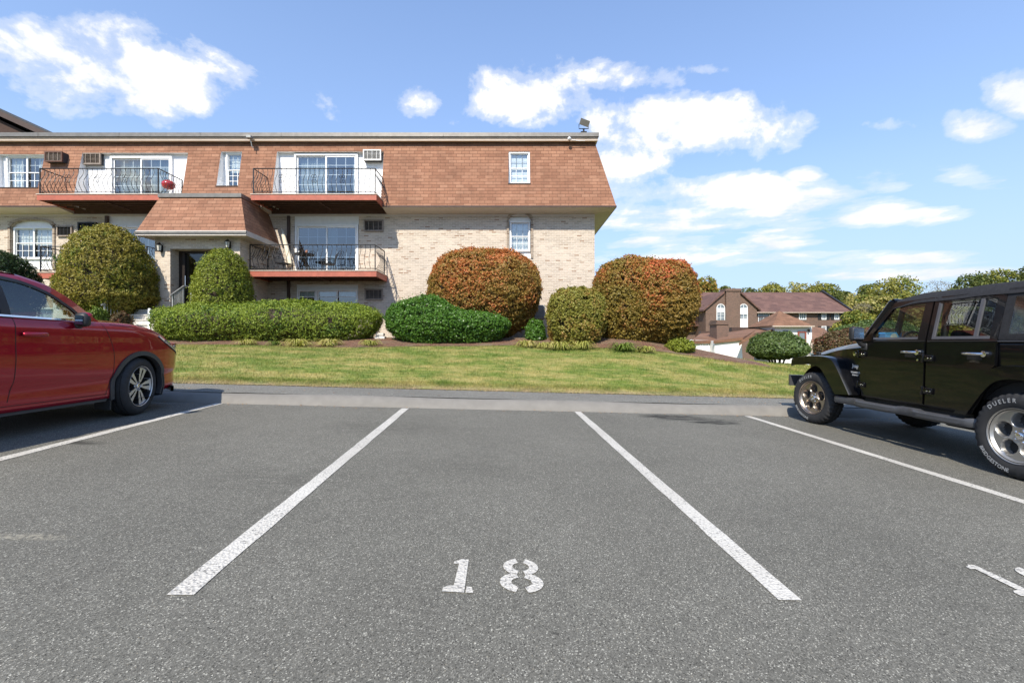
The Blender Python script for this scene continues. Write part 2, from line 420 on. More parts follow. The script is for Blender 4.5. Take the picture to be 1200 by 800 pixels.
# kerb: sloping asphalt-concrete face
xs = np.linspace(-45, 45, 181)
vs = []; fs = []
prof = [(0, 0), (.03, .035), (.13, .115), (.18, .14), (.25, .15)]
for x in xs:
    w = .012*math.sin(x*2.1)+.008*math.sin(x*5.3)
    for (a, h) in prof: vs.append((x, KERB0 + a + KY*x + (w if a < .02 else 0), -SL*x + h*(.97+.05*math.sin(x*1.7)) - (.01 if a == 0 else 0)))
n = len(prof)
for i in range(len(xs)-1):
    for j in range(n-1): fs.append((i*n+j, (i+1)*n+j, (i+1)*n+j+1, i*n+j+1))
tag(MB().add(vs, fs).build('kerb', M['kerb'], smooth=True, fixn=False), kind='structure')
strip('sidewalk', KERB0+.25, WALK1, lambda x: -SL*x+.15, lambda x: -SL*x+.155, M['asphalt_walk'], -45, 45, 90, 2)
# lawn terrain
gx = np.concatenate([np.linspace(-90,-20,15)[:-1], np.linspace(-20, 24, 111)[:-1], np.linspace(24, 140, 24)])
gd = np.concatenate([np.linspace(0, 8, 41)[:-1], np.linspace(8, 20, 18)[:-1], np.linspace(20, 140, 22)])
XX, DD = np.meshgrid(gx, gd); YY = WALK1 + KY*np.clip(XX, -45, 45) + DD
ZZ = lawn_z(XX, YY); ZZ[-1, :] -= 8
nr, nc = XX.shape; idx = np.arange(nr*nc).reshape(nr, nc)
faces = np.stack([idx[:-1,:-1], idx[:-1,1:], idx[1:,1:], idx[1:,:-1]], -1).reshape(-1, 4)
o = fast_mesh('lawn', np.stack([XX, YY, ZZ], -1).reshape(-1, 3), faces, M['lawn']); tag(o, kind='structure')
o.data.polygons.foreach_set('use_smooth', [True]*len(o.data.polygons))
# mulch bed along the building
def bed_front(x): return 13.15 + .25*math.sin(x*.55+1) + .12*math.sin(x*1.7) + (-.035*x if x > 0 else 0.02*x)
vs = []; fs = []; xs = np.linspace(-12.0, 7.2, 90); rows = 12
for x in xs:
    yf = bed_front(x); yb = 17.4 if x < 3.3 else 17.4 - (x-3.3)*.95
    yb = max(yb, yf+.05)
    for j in range(rows+1):
        y = yf+(yb-yf)*j/rows; vs.append((x, y, float(lawn_z(x, y)) + .012 + .03*math.sin(min(1, j/3)*math.pi/2)))
for i in range(len(xs)-1):
    for j in range(rows): a = i*(rows+1)+j; fs.append((a, a+rows+1, a+rows+2, a+1))
tag(MB().add(vs, fs).build('mulch_bed', M['mulch'], smooth=True, fixn=False), kind='structure')
# grass blades
def grass(n, x0, x1, d0, d1, h, w, bias=1.):
    x = rng.uniform(x0, x1, n); d = d0 + (d1-d0)*rng.random(n)**bias
    y = WALK1 + KY*x + d
    bf = 13.15 + .25*np.sin(x*.55+1) + .12*np.sin(x*1.7) + np.where(x > 0, -.035*x, .02*x)
    ok = (y < bf + rng.normal(0, .05, n)) | (x > 7.2) | (x < -12.0)
    nz = np.sin(x*3.1)*np.sin(y*4.3+x) + np.sin(x*7.7+y*2)*.6
    ok &= rng.random(n) < (.65+.35*nz) + (d > .25)*.3
    x, y, d = x[ok], y[ok], d[ok]; n = len(x)
    z = lawn_z(x, y) - .01
    hh = h*rng.uniform(.5, 1.3, n)*(.55+.45*smooth(d/.3)); a = rng.uniform(0, 2*np.pi, n); ln = rng.uniform(.1, .7, n)*hh; ww = w*rng.uniform(.6,1.3,n)
    b = rng.uniform(0, 2*np.pi, n)
    p0 = np.stack([x-np.cos(a)*ww, y-np.sin(a)*ww, z], -1); p1 = np.stack([x+np.cos(a)*ww, y+np.sin(a)*ww, z], -1)
    p2 = np.stack([x+np.cos(b)*ln, y+np.sin(b)*ln, z+hh], -1)
    return np.stack([p0, p1, p2], 1).reshape(-1, 3)
V = np.concatenate([grass(210000, -12, 12.5, 0, 5.6, .05, .006), grass(60000, -12, 12.5, -.05, .5, .06, .005),
                    grass(60000, 5, 24, 2.5, 12, .07, .012)])
o = fast_mesh('grass', V, np.arange(len(V)).reshape(-1, 3), M['blade'])
tag(o, 'mown lawn grass with dry yellow patches on the slope', 'grass', kind='stuff')

# ---------------------------------------------------------------- painted markings
def ground_poly(pts, h=.004):
    return [(x, y, -SL*x + h) for x, y in pts]
def line_quad(mb, a, b, w, n=24, wob=.004):
    a = Vector(a); b = Vector(b); d = (b-a).normalized(); s = Vector((d.y, -d.x)); vs = []; fs = []
    for i in range(n+1):
        p = a.lerp(b, i/n); k = random.uniform(-wob, wob)
        for q in (p - s*(w/2+k), p + s*(w/2+random.uniform(-wob, wob))): vs.append((q.x, q.y, -SL*q.x+.004))
    for i in range(n): fs.append((2*i, 2*i+1, 2*i+3, 2*i+2))
    mb.add(vs, fs)
lines = [((258,472),(-60,553),'stall line beside the red car'), ((475,478),(210,697),'left line of the empty stall marked 18'),
         ((677,482),(926,703),'right line of the empty stall marked 18'), ((876,487),(1330,628),'stall line beside the black off-road car')]
for i, (a, b, lab) in enumerate(lines):
    mb = MB(); A = G(*a); B = G(*b)
    line_quad(mb, A, B, .112)
    o = mb.build('stall_line', M['paint'], fixn=False)
    tag(o, 'long white painted '+lab, 'marking', 'white stall lines')
def digits(mb, cx, cy, chars):
    """stencil figures, local (u, v) in metres; v away from the camera"""
    ca, sa = math.cos(-KY*.6), math.sin(-KY*.6)
    def put(polys, ox):
        for p in polys:
            pts = [(cx + (u+ox-.05*v)*ca + v*sa*-1, cy + (u+ox)*sa + v*ca) for u, v in p]
            mb.add(ground_poly(pts, .005), [tuple(range(len(pts)))])
    def arc(cx_, cy_, ro, ri, a0, a1, n=14, sx=1., sy=1.):
        o_ = [(cx_+ro*sx*math.cos(R(a0+(a1-a0)*i/n)), cy_+ro*sy*math.sin(R(a0+(a1-a0)*i/n))) for i in range(n+1)]
        i_ = [(cx_+ri*sx*math.cos(R(a0+(a1-a0)*i/n)), cy_+ri*sy*math.sin(R(a0+(a1-a0)*i/n))) for i in range(n+1)]
        return [[o_[k], o_[k+1], i_[k+1], i_[k]] for k in range(n)]
    H = .31
    for ch, ox in chars:
        if ch == '1':
            put([[(-.024,.0),(.030,.0),(.026,.31),(-.012,.31),(-.030,.29),(-.046,.285),(-.046,.258),(-.020,.262)],
                 [(-.07,.0),(-.0235,.0),(-.0235,.055),(-.05,.05),(-.07,.03)], [(.037,.0),(.072,.0),(.062,.048),(.037,.052)]], ox)
        if ch == '8':
            put(arc(0,.232,.084,.040,106,256,14,1.05,1.)+arc(0,.232,.084,.040,-76,74,14,1.05,1.)
                + arc(0,.084,.094,.044,105,254,14,1.1,.95)+arc(0,.084,.094,.044,-74,75,14,1.1,.95), ox)
        if ch == '9':
            put(arc(0,.21,.09,.036,98,262,14,1.05,1.1)+arc(0,.21,.09,.036,-82,82,14,1.05,1.1)+[[(.06,.2),(.098,.2),(.03,.0),(-.02,.0)]], ox)
x1, y1 = G(536, 694); x8, y8 = G(612, 694)
for lab, ds in (('white stencilled number 18 painted on the asphalt', ((x1, y1, '1', 0.), (x8, y8, '8', 0.))), ('white stencilled number cut off at the picture edge, in the next stall', ((2.50, 2.17, '1', 0.), (2.50, 2.17, '9', .27)))):
    en = empty('stall_number', label=lab, cat='marking')
    for (x_, y_, c_, o_) in ds: mb = MB(); digits(mb, x_, y_, [(c_, o_)]); mb.build('digit', M['paint'], en, fixn=False)
# dry leaves and bits of debris along the kerb
mb = MB()
for i in range(420):
    x = random.uniform(-7.5, 9); y = KERB0+KY*x-abs(random.gauss(0, .12)) if random.random() < .55 else KERB0+KY*x+random.uniform(.3, 1.35)
    z = -SL*x+.008 + (.155 if y > KERB0+KY*x+.2 else 0); a = random.uniform(0, 6.28); s_ = random.uniform(.008, .022)
    mb.add([(x+math.cos(a)*s_, y+math.sin(a)*s_, z+random.random()*.01), (x-math.sin(a)*s_*.5, y+math.cos(a)*s_*.5, z), (x-math.cos(a)*s_, y-math.sin(a)*s_, z+.006), (x+math.sin(a)*s_*.5, y-math.cos(a)*s_*.5, z)], [(0,1,2,3)])
M['litter'] = mat_leaf('dry_leaf', (.16,.08,.04), (.28,.17,.08), trans=.1)
tag(mb.build('fallen_leaves', M['litter'], fixn=False), 'tiny dry leaves scattered along the kerb and walk', 'leaves', kind='stuff')
# ================================================================ apartment building
YW = 17.5; YB = 16.85; YT = 17.35; YR = 17.44; YF = 16.1     # wall, mansard foot/top, recess plane, balcony front
XR = 3.18; XL = -27.0
ZE = Z(240.5, YB); ZT = Z(167.5, YT); ZS = Z(250, YW)         # mansard foot, mansard top, soffit line at the wall
building = empty('apartment_building', (-8, YW, 0.9), label='three storey cream brick apartment building with terracotta shingle mansard and iron balconies', cat='apartment building')
building.location = (0, 0, 0)

def holes_grid(mb, u0, u1, v0, v1, holes, fn, m=0, maxu=1e9):
    us = sorted({u0, u1, *[h[0] for h in holes], *[h[1] for h in holes]}); vs_ = sorted({v0, v1, *[h[2] for h in holes], *[h[3] for h in holes]})
    us = [u for u in us if u0 <= u <= u1]; vs_ = [v for v in vs_ if v0 <= v <= v1]
    for i in range(len(us)-1):
        for j in range(len(vs_)-1):
            cu, cv = (us[i]+us[i+1])/2, (vs_[j]+vs_[j+1])/2
            if any(h[0] < cu < h[1] and h[2] < cv < h[3] for h in holes): continue
            mb.quad(fn(us[i], vs_[j]), fn(us[i+1], vs_[j]), fn(us[i+1], vs_[j+1]), fn(us[i], vs_[j+1]), m)
def PX(a, b, c, d, Y):       # photo rectangle -> x0, x1, z0, z1 on the plane y = Y
    return (X(a, Y), X(b, Y), Z(d, Y), Z(c, Y))

low = {   # openings in the brick wall (true rectangle on the wall plane)
 'door_mid': (X(345, YW), X(420.5, YW), CH+2.40, Z(249.5, YW)),
 'door_left': (-15.6, -13.2, CH+2.36, Z(249.5, YW)),
 'win_base': PX(347.5, 419.5, 333, 356, YW),
 'arch': PX(596.5, 622, 250.6, 302, YW),
 'arch_left': PX(13, 62.5, 257.5, 315, YW),
 'lower_left': (-19.0, -17.6, CH+.1, CH+1.3),
}
wall = MB()
holes_grid(wall, XL, XR, .3, ZS, list(low.values()), lambda u, v: (u, YW, v))
for (x0, x1, z0, z1) in low.values():       # reveals
    d = .12
    wall.quad((x0,YW,z0),(x0,YW+d,z0),(x0,YW+d,z1),(x0,YW,z1)); wall.quad((x1,YW,z0),(x1,YW,z1),(x1,YW+d,z1),(x1,YW+d,z0))
    wall.quad((x0,YW,z1),(x1,YW,z1),(x1,YW+d,z1),(x0,YW+d,z1)); wall.quad((x0,YW,z0),(x0,YW+d,z0),(x1,YW+d,z0),(x1,YW,z0))
wall.quad((XR,YW,.3),(XR,YW+13,.3),(XR,YW+13,ZS),(XR,YW,ZS)); wall.quad((XL,YW,.3),(XL,YW,ZS),(XL,YW+13,ZS),(XL,YW+13,.3)); wall.quad((XL,YW+13,.3),(XL,YW+13,ZS),(XR,YW+13,ZS),(XR,YW+13,.3))
wall.build('wall', M['brick'], building, fixn=False)
# dark rooms behind the openings
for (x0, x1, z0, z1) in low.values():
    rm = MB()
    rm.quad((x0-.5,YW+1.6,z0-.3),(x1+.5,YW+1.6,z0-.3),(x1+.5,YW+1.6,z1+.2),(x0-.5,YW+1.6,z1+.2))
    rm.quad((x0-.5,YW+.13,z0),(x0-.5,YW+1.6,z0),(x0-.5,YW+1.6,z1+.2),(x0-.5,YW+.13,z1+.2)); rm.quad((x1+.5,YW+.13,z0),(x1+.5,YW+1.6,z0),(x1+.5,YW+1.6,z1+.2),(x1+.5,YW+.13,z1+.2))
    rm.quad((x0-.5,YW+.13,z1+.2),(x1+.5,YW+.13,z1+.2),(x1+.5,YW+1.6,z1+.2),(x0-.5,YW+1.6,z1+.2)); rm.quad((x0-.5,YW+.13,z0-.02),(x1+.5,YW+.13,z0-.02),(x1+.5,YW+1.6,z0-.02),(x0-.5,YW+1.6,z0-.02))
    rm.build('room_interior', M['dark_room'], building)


# ---- mansard with recessed openings
ML = -2.0
def edge_x(t): return 3.86 + (3.17-3.86)*t
def mans(u, v):
    t = (v-ZE)/(ZT-ZE); x = u if u < 1.2 else 1.2+(u-1.2)*(edge_x(t)-1.2)/(3.86-1.2)
    return (x, YB+(YT-YB)*t, v)
up = {
 'win_r': (X(596, 17.3), X(621, 17.3), Z(217, 17.3), Z(177.5, 17.3)),
 'bal_mid': (X(325, 17.3), X(450, 17.3), ZE, Z(177.5, 17.3)),
 'win_m': (X(259.5, 17.3), X(284, 17.3), Z(219, 17.2), Z(177.5, 17.3)),
 'bal_left': (X(97.5, 17.3), X(221, 17.3), ZE, Z(179, 17.3)),
 'win_l': (X(-2, 17.3), X(54, 17.3), Z(221, 17.2), Z(181, 17.3)),
 'bal_far': (X(-190, 17.3), X(-70, 17.3), ZE, Z(179, 17.3)),
}
roof = MB(); hl = list(up.values())
holes_grid(roof, XL, 1.2, ZE, ZT, hl, mans); holes_grid(roof, 1.2, 3.86, ZE, ZT, [], mans)
roof.quad((3.86,YB,ZE),(3.86,YW+13.6,ZE),(3.17,YW+13.1,ZT),(3.17,YT,ZT))      # right flank
roof.build('mansard_roof', M['shingle'], building, fixn=False)
for nm, (x0, x1, z0, z1) in up.items():
    ck = MB(); y0 = mans(0, z0)[1]; y1 = mans(0, z1)[1]
    for x in (x0, x1): ck.quad((x,y0,z0),(x,YR,z0),(x,YR,z1),(x,y1,z1))
    ck.quad((x0,y1,z1),(x1,y1,z1),(x1,YR,z1),(x0,YR,z1))
    if 'win' in nm: ck.quad((x0,y0-.01,z0),(x1,y0-.01,z0),(x1,YR,z0+.03),(x0,YR,z0+.03))
    ck.build('recess_cheek', M['panel_white'], building)

def wpan(*qs):
    for q in qs: mb = MB(); mb.quad(*q); mb.build('white_panel', M['panel_white'], building)
def panel_around(mb, o, ins):
    """white recess wall around inner opening(s)"""
    mb = MB(); holes_grid(mb, o[0], o[1], o[2], o[3], ins, lambda u, v: (u, YR, v)); mb.build('white_panel', M['panel_white'], building)
# dark drip edge strips, plus a dark strip as shade under the cornice
tr = MB()
for (a, b) in ((XL, -25.2), (-20.9, -16.82), (-12.5, -9.24), (-4.8, 3.875)): tr.box(a, b, YB-.025, YB+.02, ZE-.055, ZE-.004)
tr.box(3.84, 3.885, YB+.021, YW+13.5, ZE-.055, ZE-.004)
tr.box(XL, 3.17, YT-.045, YT+.2, ZT-.0, Z(164.5, YT))  # brown band standing in for the shadow gap below the cornice
for nm, (x0, x1, z0, z1) in up.items():
    if 'win' in nm: tr.box(x0-.02, x1+.02, mans(0, z0)[1]-.03, YR-.05, z0-.045, z0-.012)
tr.build('drip_edge_and_shade', M['fascia_brown'], building)
so_ = MB()
for (a, b) in ((XL, -25.2), (-20.9, -16.82), (-12.5, -9.24), (-4.8, 3.86)):
    so_.add([(a,YB-.005,ZE-.058),(b,YB-.005,ZE-.058),(min(b,XR-.002),YW-.002,ZS-.03),(a,YW-.002,ZS-.03)], [(0,1,2,3)])
    so_.quad((a,YB,ZE-.058),(a,YW,ZS-.03),(a,YW,ZE),(a,YB,ZE)); b<3 and so_.quad((b,YB,ZE-.058),(b,YW,ZS-.03),(b,YW,ZE),(b,YB,ZE))
so_.add([(3.86,YB-.005,ZE-.058),(3.86,YW+13.5,ZE-.058),(XR,YW+13,ZS-.03),(XR-.002,YW-.002,ZS-.03)], [(0,1,2,3)])
so_.box(XL, XR, YW-.03, YW-.003, ZS-.10, ZS-.02)
so_.build('soffit', M['soffit'], building, fixn=False)
fa = MB(); fa.box(XL, 3.20, 17.17, 17.6, Z(164.5, 17.17), Z(159.6, 17.17)); fa.box(3.20, 3.24, 17.17, YW+13, Z(164.5, 17.17), Z(159.6, 17.17))
fa.box(XL, 3.215, 17.15, 17.168, Z(162.2, 17.17), Z(161.6, 17.17))
fa.build('cornice_board', M['fascia_beige'], building)
cp = MB(); cp.box(XL, 3.27, 17.10, 17.75, Z(159.4, 17.1), Z(154.8, 17.1)); cp.box(2.9, 3.27, 17.75, YW+13, Z(159.4, 17.1), Z(154.8, 17.1))
x = XL
while x < 3: cp.box(x, x+.03, 17.092, 17.098, Z(159.2, 17.1), Z(155, 17.1)); x += 3.05
cp.build('roof_edge_flashing', M['metal_grey'], building)
fr_ = MB(); fr_.quad((XL,17.5,Z(157,17.1)),(3.1,17.5,Z(157,17.1)),(3.1,YW+13,Z(157,17.1)),(XL,YW+13,Z(157,17.1))); fr_.build('flat_roof', M['metal_grey'], building)

# ---- windows and doors
def sash(mb, x0, x1, z0, z1, Y, w=.05, d=.05, m=0):
    mb.box(x0, x0+w, Y-d/2, Y+d/2, z0, z1, m); mb.box(x1-w, x1, Y-d/2, Y+d/2, z0, z1, m)
    mb.box(x0+w, x1-w, Y-d/2, Y+d/2, z0, z0+w, m); mb.box(x0+w, x1-w, Y-d/2, Y+d/2, z1-w, z1, m)
def muntin(mb, x0, x1, z0, z1, Y, nx, nz, w=.018, m=0):
    for i in range(1, nx): x = x0+(x1-x0)*i/nx; mb.box(x-w/2, x+w/2, Y-.008, Y+.008, z0, z1, m)
    for j in range(1, nz): z = z0+(z1-z0)*j/nz; mb.box(x0, x1, Y-.007, Y+.007, z-w/2, z+w/2, m)
def fabric(mb, x0, x1, z0, z1, Y, pleat=.09, amp=.02):
    n = max(4, int((x1-x0)/pleat*4)); vs = []
    for i in range(n+1):
        x = x0+(x1-x0)*i/n; y = Y+amp*math.sin((x-x0)/pleat*6.283)
        vs += [(x, y, z0), (x, y+random.uniform(-.005,.005), z1)]
    mb.add(vs, [(2*i, 2*i+2, 2*i+3, 2*i+1) for i in range(n)])
def window(x0, x1, z0, z1, Y, halves=1, grid=(2, 2), curtain='full', glass='glass', parent=building, label=None, slider=False):
    fr = MB(); sash(fr, x0, x1, z0, z1, Y-.01, .055, .09)
    gl = MB(); n = halves; W_ = (x1-x0-.11)/n; zi0, zi1 = z0+.055, z1-.055
    for k in range(n):
        a = x0+.055+W_*k; b = a+W_
        if k: fr.box(a-.03, a+.03, Y-.04, Y+.02, zi0, zi1)
        zm = (zi0+zi1)/2
        if slider:
            sash(fr, a, b, zi0, zi1, Y+.0, .035, .04); muntin(fr, a, b, zi0, zi1, Y+.015, *grid)
        else:
            sash(fr, a, b, zi0, zm+.02, Y+.0, .03, .035); sash(fr, a, b, zm-.01, zi1, Y+.02, .03, .035)
            muntin(fr, a, b, zi0, zm, Y+.008, *grid); muntin(fr, a, b, zm, zi1, Y+.028, *grid)
    f = fr.build('window', M['frame_white'], parent)
    if label: f['label'] = label
    gl.quad((x0+.05,Y+.02,zi0),(x1-.05,Y+.02,zi0),(x1-.05,Y+.02,zi1),(x0+.05,Y+.02,zi1)); gl.build('pane', M[glass], f)
    cu = MB()
    if curtain == 'full': fabric(cu, x0+.06, x1-.06, zi0, zi1, Y+.12)
    elif curtain == 'half': fabric(cu, x0+.06, x1-.06, (zi0+zi1)/2-.05, zi1, Y+.12, .3, .006)
    elif curtain == 'sides': fabric(cu, x0+.06, x0+.06+(x1-x0)*.28, zi0, zi1, Y+.12); fabric(cu, x1-.06-(x1-x0)*.28, x1-.06, zi0, zi1, Y+.12)
    elif curtain == 'blinds':
        k = int((zi1-zi0)/.05)
        for i in range(k): z = zi0+.05*i; cu.box(x0+.07, x1-.07, Y+.10, Y+.115, z, z+.038)
    if cu.v: cu.build('curtain', M['curtain'], f)
    return f
def sliding_door(x0, x1, z0, z1, Y, glass='glass', grid=(3, 5), left_curtain=None, right_curtain=None):
    fr = MB(); sash(fr, x0, x1, z0, z1, Y-.01, .07, .12)
    mid = (x0+x1)/2; zi0, zi1 = z0+.07, z1-.07
    sash(fr, x0+.07, mid+.03, zi0, zi1, Y+.02, .055, .035); sash(fr, mid-.03, x1-.07, zi0, zi1, Y-.025, .055, .035)
    muntin(fr, x0+.12, mid-.02, zi0, zi1, Y+.035, *grid, w=.02); muntin(fr, mid+.02, x1-.12, zi0, zi1, Y-.008, *grid, w=.02)
    f = fr.build('sliding_door', M['frame_white'], building)
    g = MB(); g.quad((x0+.1,Y+.02,zi0),(mid,Y+.02,zi0),(mid,Y+.02,zi1),(x0+.1,Y+.02,zi1)); g.build('pane', M[glass], f)
    g = MB(); g.quad((mid,Y-.022,zi0),(x1-.1,Y-.022,zi0),(x1-.1,Y-.022,zi1),(mid,Y-.022,zi1)); g.build('pane', M[glass], f)
    for (a, b, t) in ((x0+.09, mid, left_curtain), (mid, x1-.09, right_curtain)):
        if not t: continue
        cu = MB(); w = b-a; fabric(cu, a+w*t[0], a+w*t[1], zi0, zi1, Y+.16); cu.build('curtain', M['sheer'], f)
    return f
# third storey, right window
o = up['win_r']; window(o[0]+.01, o[1]-.01, o[2]+.05, o[3], YR-.08, 1, (3, 2), 'half', label='small sash window in the wide blank right part of the mansard')
panel_around(0, o, [])
o = up['win_m']; window(o[0]+.13, o[1]-.02, o[2]+.05, o[3], YR-.02, 1, (3, 3), 'half'); panel_around(0, o, [(o[0]+.14, o[1]-.03, o[2]+.06, o[3]-.01)])
o = up['win_l']; window(o[0]+.22, o[1]-.02, o[2]+.04, o[3], YR-.02, 2, (3, 2), 'sides'); panel_around(0, o, [(o[0]+.23, o[1]-.03, o[2]+.05, o[3]-.01)])
dz0 = CH+5.21
o = up['bal_mid']; d = (X(346, YR), X(420, YR), dz0, Z(180.5, YR)); sliding_door(*d, YR-.02, 'glass', left_curtain=(0, 1.), right_curtain=(.85, 1.)); panel_around(0, o, [(d[0]+.01, d[1]-.01, ZE, d[3]-.01)])
o = up['bal_left']; d = (X(131, YR), X(203, YR), dz0, Z(183.5, YR)); sliding_door(*d, YR-.02, 'glass', left_curtain=(.12, 1.), right_curtain=(.2, 1.)); panel_around(0, o, [(d[0]+.01, d[1]-.01, ZE, d[3]-.01)])
o = up['bal_far']; d = (o[0]+1., o[1]-.6, dz0, Z(183.5, YR)); sliding_door(*d, YR-.02, 'glass', right_curtain=(.2, 1.)); panel_around(0, o, [(d[0]+.01, d[1]-.01, ZE, d[3]-.01)])
# lower doors
o = low['door_mid']; sliding_door(o[0]+.02, o[1]-.02, o[2], Z(262.5, YW), YW+.06, 'glass_sky', right_curtain=(.0, .25)); wpan(((o[0],YW+.03,Z(263,YW)),(o[1],YW+.03,Z(263,YW)),(o[1],YW+.03,o[3]),(o[0],YW+.03,o[3])))
o = low['door_left']; sliding_door(o[0]+.02, o[1]-.02, o[2], Z(264, YW), YW+.06, 'glass', right_curtain=(.0, .5)); wpan(((o[0],YW+.03,Z(264,YW)),(o[1],YW+.03,Z(264,YW)),(o[1],YW+.03,o[3]),(o[0],YW+.03,o[3])))
o = low['win_base']; xm = o[0]+(o[1]-o[0])*.32
window(o[0]+.01, xm, o[2], Z(338.5, YW), YW+.05, 1, (2, 1), 'half'); window(xm+.001, o[1]-.01, o[2], Z(338.5, YW), YW+.05, 2, (1, 1), 'half', 'glass_sky')
wpan(((o[0],YW+.03,Z(338.6,YW)),(o[1],YW+.03,Z(338.6,YW)),(o[1],YW+.03,o[3]),(o[0],YW+.03,o[3])))
o = low['lower_left']; window(o[0], o[1], o[2], o[3], YW+.05, 2, (2, 2), 'half')
# arched niches
def arch_niche(o, w0, w1, wz0, wz1, rise, halves, cur, grid):
    br = MB(); x0, x1, z0, z1 = o; n = 14; xs_ = [x0+(x1-x0)*i/n for i in range(n+1)]
    def az(x): t = (x-(x0+x1)/2)/((x1-x0)/2); return z1-rise+rise*math.sqrt(max(0, 1-t*t))
    for i in range(n):      # spandrel brick above the arch, flush with the wall, 12 cm thick
        a, b = xs_[i], xs_[i+1]
        br.add([(a,YW-.002,az(a)),(b,YW-.002,az(b)),(b,YW-.002,z1+.002),(a,YW-.002,z1+.002)], [(0,1,2,3)]); br.quad((a,YW-.002,az(a)),(b,YW-.002,az(b)),(b,YW+.12,az(b)),(a,YW+.12,az(a)))
        def ring(x, k): t = (x-(x0+x1)/2)/((x1-x0)/2); return (x+t*k, az(x)+k*.95)
        p, q, r_, s_ = (a, az(a)), (b, az(b)), ring(b, .085), ring(a, .085)
        br.prism([p, q, r_, s_], 'y', YW-.045, YW-.004, 1)
    br.box(x0-.085, x0, YW-.045, YW-.004, z0, z1-rise, 1); br.box(x1, x1+.085, YW-.045, YW-.004, z0, z1-rise, 1)
    wpan(((x0,YW+.10,z0),(x1,YW+.10,z0),(x1,YW+.10,wz0),(x0,YW+.10,wz0)), ((x0,YW+.10,wz1),(x1,YW+.10,wz1),(x1,YW+.10,z1),(x0,YW+.10,z1)))
    br.build('brick_arch', [M['brick'], M['brick_grey']], building)
    window(w0, w1, wz0, wz1, YW+.08, halves, grid, cur)
o = low['arch']; arch_niche(o, o[0]+.02, o[1]-.02, Z(294, YW), Z(258.5, YW), .2, 1, 'full', (3, 2))
o = low['arch_left']; arch_niche(o, o[0]+.06, o[1]-.02, Z(303, YW), Z(265.5, YW), .26, 2, 'half', (3, 2))

# ---- balconies
def railing(x0, x1, Y0, Y1, zs, left=True, right=True):
    mb = MB(); H = .91; b0 = zs+.07
    def run(p, q, n, out):
        p = Vector(p); q = Vector(q); o_ = Vector(out)
        mb.tube([p+Vector((0,0,H)), q+Vector((0,0,H))], .018, 6); mb.tube([p+Vector((0,0,.07)), q+Vector((0,0,.07))], .014, 6)
        for i in range(1, n):
            c = p.lerp(q, i/n); pts = []
            for k in range(9):
                t = k/8; bulge = .15*math.sin(math.pi*min(1, max(0, (t-.0)/.72)))**1.2 * (1 if t < .72 else 0) - .035*math.sin(math.pi*max(0, (t-.72)/.28))
                pts.append(c + Vector((0,0,.07+(H-.07)*t)) + o_*bulge)
            mb.tube(pts, .0085, 5)
            if i in (n//4, n//2, 3*n//4) and n > 14:
                s = (q-p).normalized()
                for sg in (-1, 1):
                    for (zc, r, hh) in ((.62, .045, 1), (.45, .04, -1)):
                        cc = c + Vector((0,0,zc)) + s*sg*r + o_*.02
                        mb.tube([cc + s*math.cos(a)*r + Vector((0,0,math.sin(a)*r*1.3)) for a in [x*.5 for x in range(14)]], .008, 4)
    run((x0,Y0,zs), (x1,Y0,zs), int((x1-x0)/.165), (0,-1,0))
    if left: run((x0,Y0,zs), (x0,Y1,zs), 9, (-1,0,0))
    if right: run((x1,Y0,zs), (x1,Y1,zs), 9, (1,0,0))
    for x, y in ((x0, Y0), (x1, Y0), (x0, Y1), (x1, Y1)): mb.box(x-.016, x+.016, y-.016, y+.016, zs, zs+H)
    return mb
def balcony(x0, x1, zt, h=.225, Y1=YW, rail_left=True, lab=None):
    s = MB(); 
    s.box(x0, x1, YF, YF+.045, zt-h, zt-.03); s.box(x0, x0+.045, YF+.046, Y1-.01, zt-h, zt-.03); s.box(x1-.045, x1, YF+.046, Y1-.01, zt-h, zt-.03)
    s.box(x0-.02, x1+.02, YF-.02, Y1-.01, zt-.03, zt, 1)
    b = s.build('balcony', [M['slab_red'], M['fascia_beige']], building)
    if lab: b['label'] = lab
    j = MB()
    j.box(x0+.05, x1-.05, YF+.05, Y1-.02, zt-.06, zt-.033)
    for k in range(5): y = YF+.22+k*.27; j.box(x0+.05, x1-.05, y, y+.05, zt-h+.02, zt-.062)
    j.tube([((x0+x1)/2+.1, YF+.1, zt-h+.0), ((x0+x1)/2+.15, Y1-.1, zt-h+.0)], .02, 6)
    if zt > CH+4: j.box(x0+.0, x1, YW-.03, YW+.02, ZS-.015, zt-.04)
    j.build('joists', M['timber_dark'], b)
    railing(x0+.06, x1-.06, YF+.05, min(Y1, YR)-.12, zt, rail_left).build('railing', M['iron'], b)
    return b
balcony(-9.24, -4.80, CH+5.225, Y1=YW); balcony(-16.82, -12.50, CH+5.225, Y1=YW)
balcony(-9.36, -4.80, CH+2.52, rail_left=True); balcony(-16.80, -12.9, CH+2.46); balcony(-25.2, -20.9, CH+5.225, Y1=YW)
# pale wall below the lower left balcony, beside the dome yew
pw = MB(); pw.box(-17.6, -15.9, YW-.06, YW-.01, CH+.3, CH+2.2); pw.build('white_panel', M['panel_white'], building)

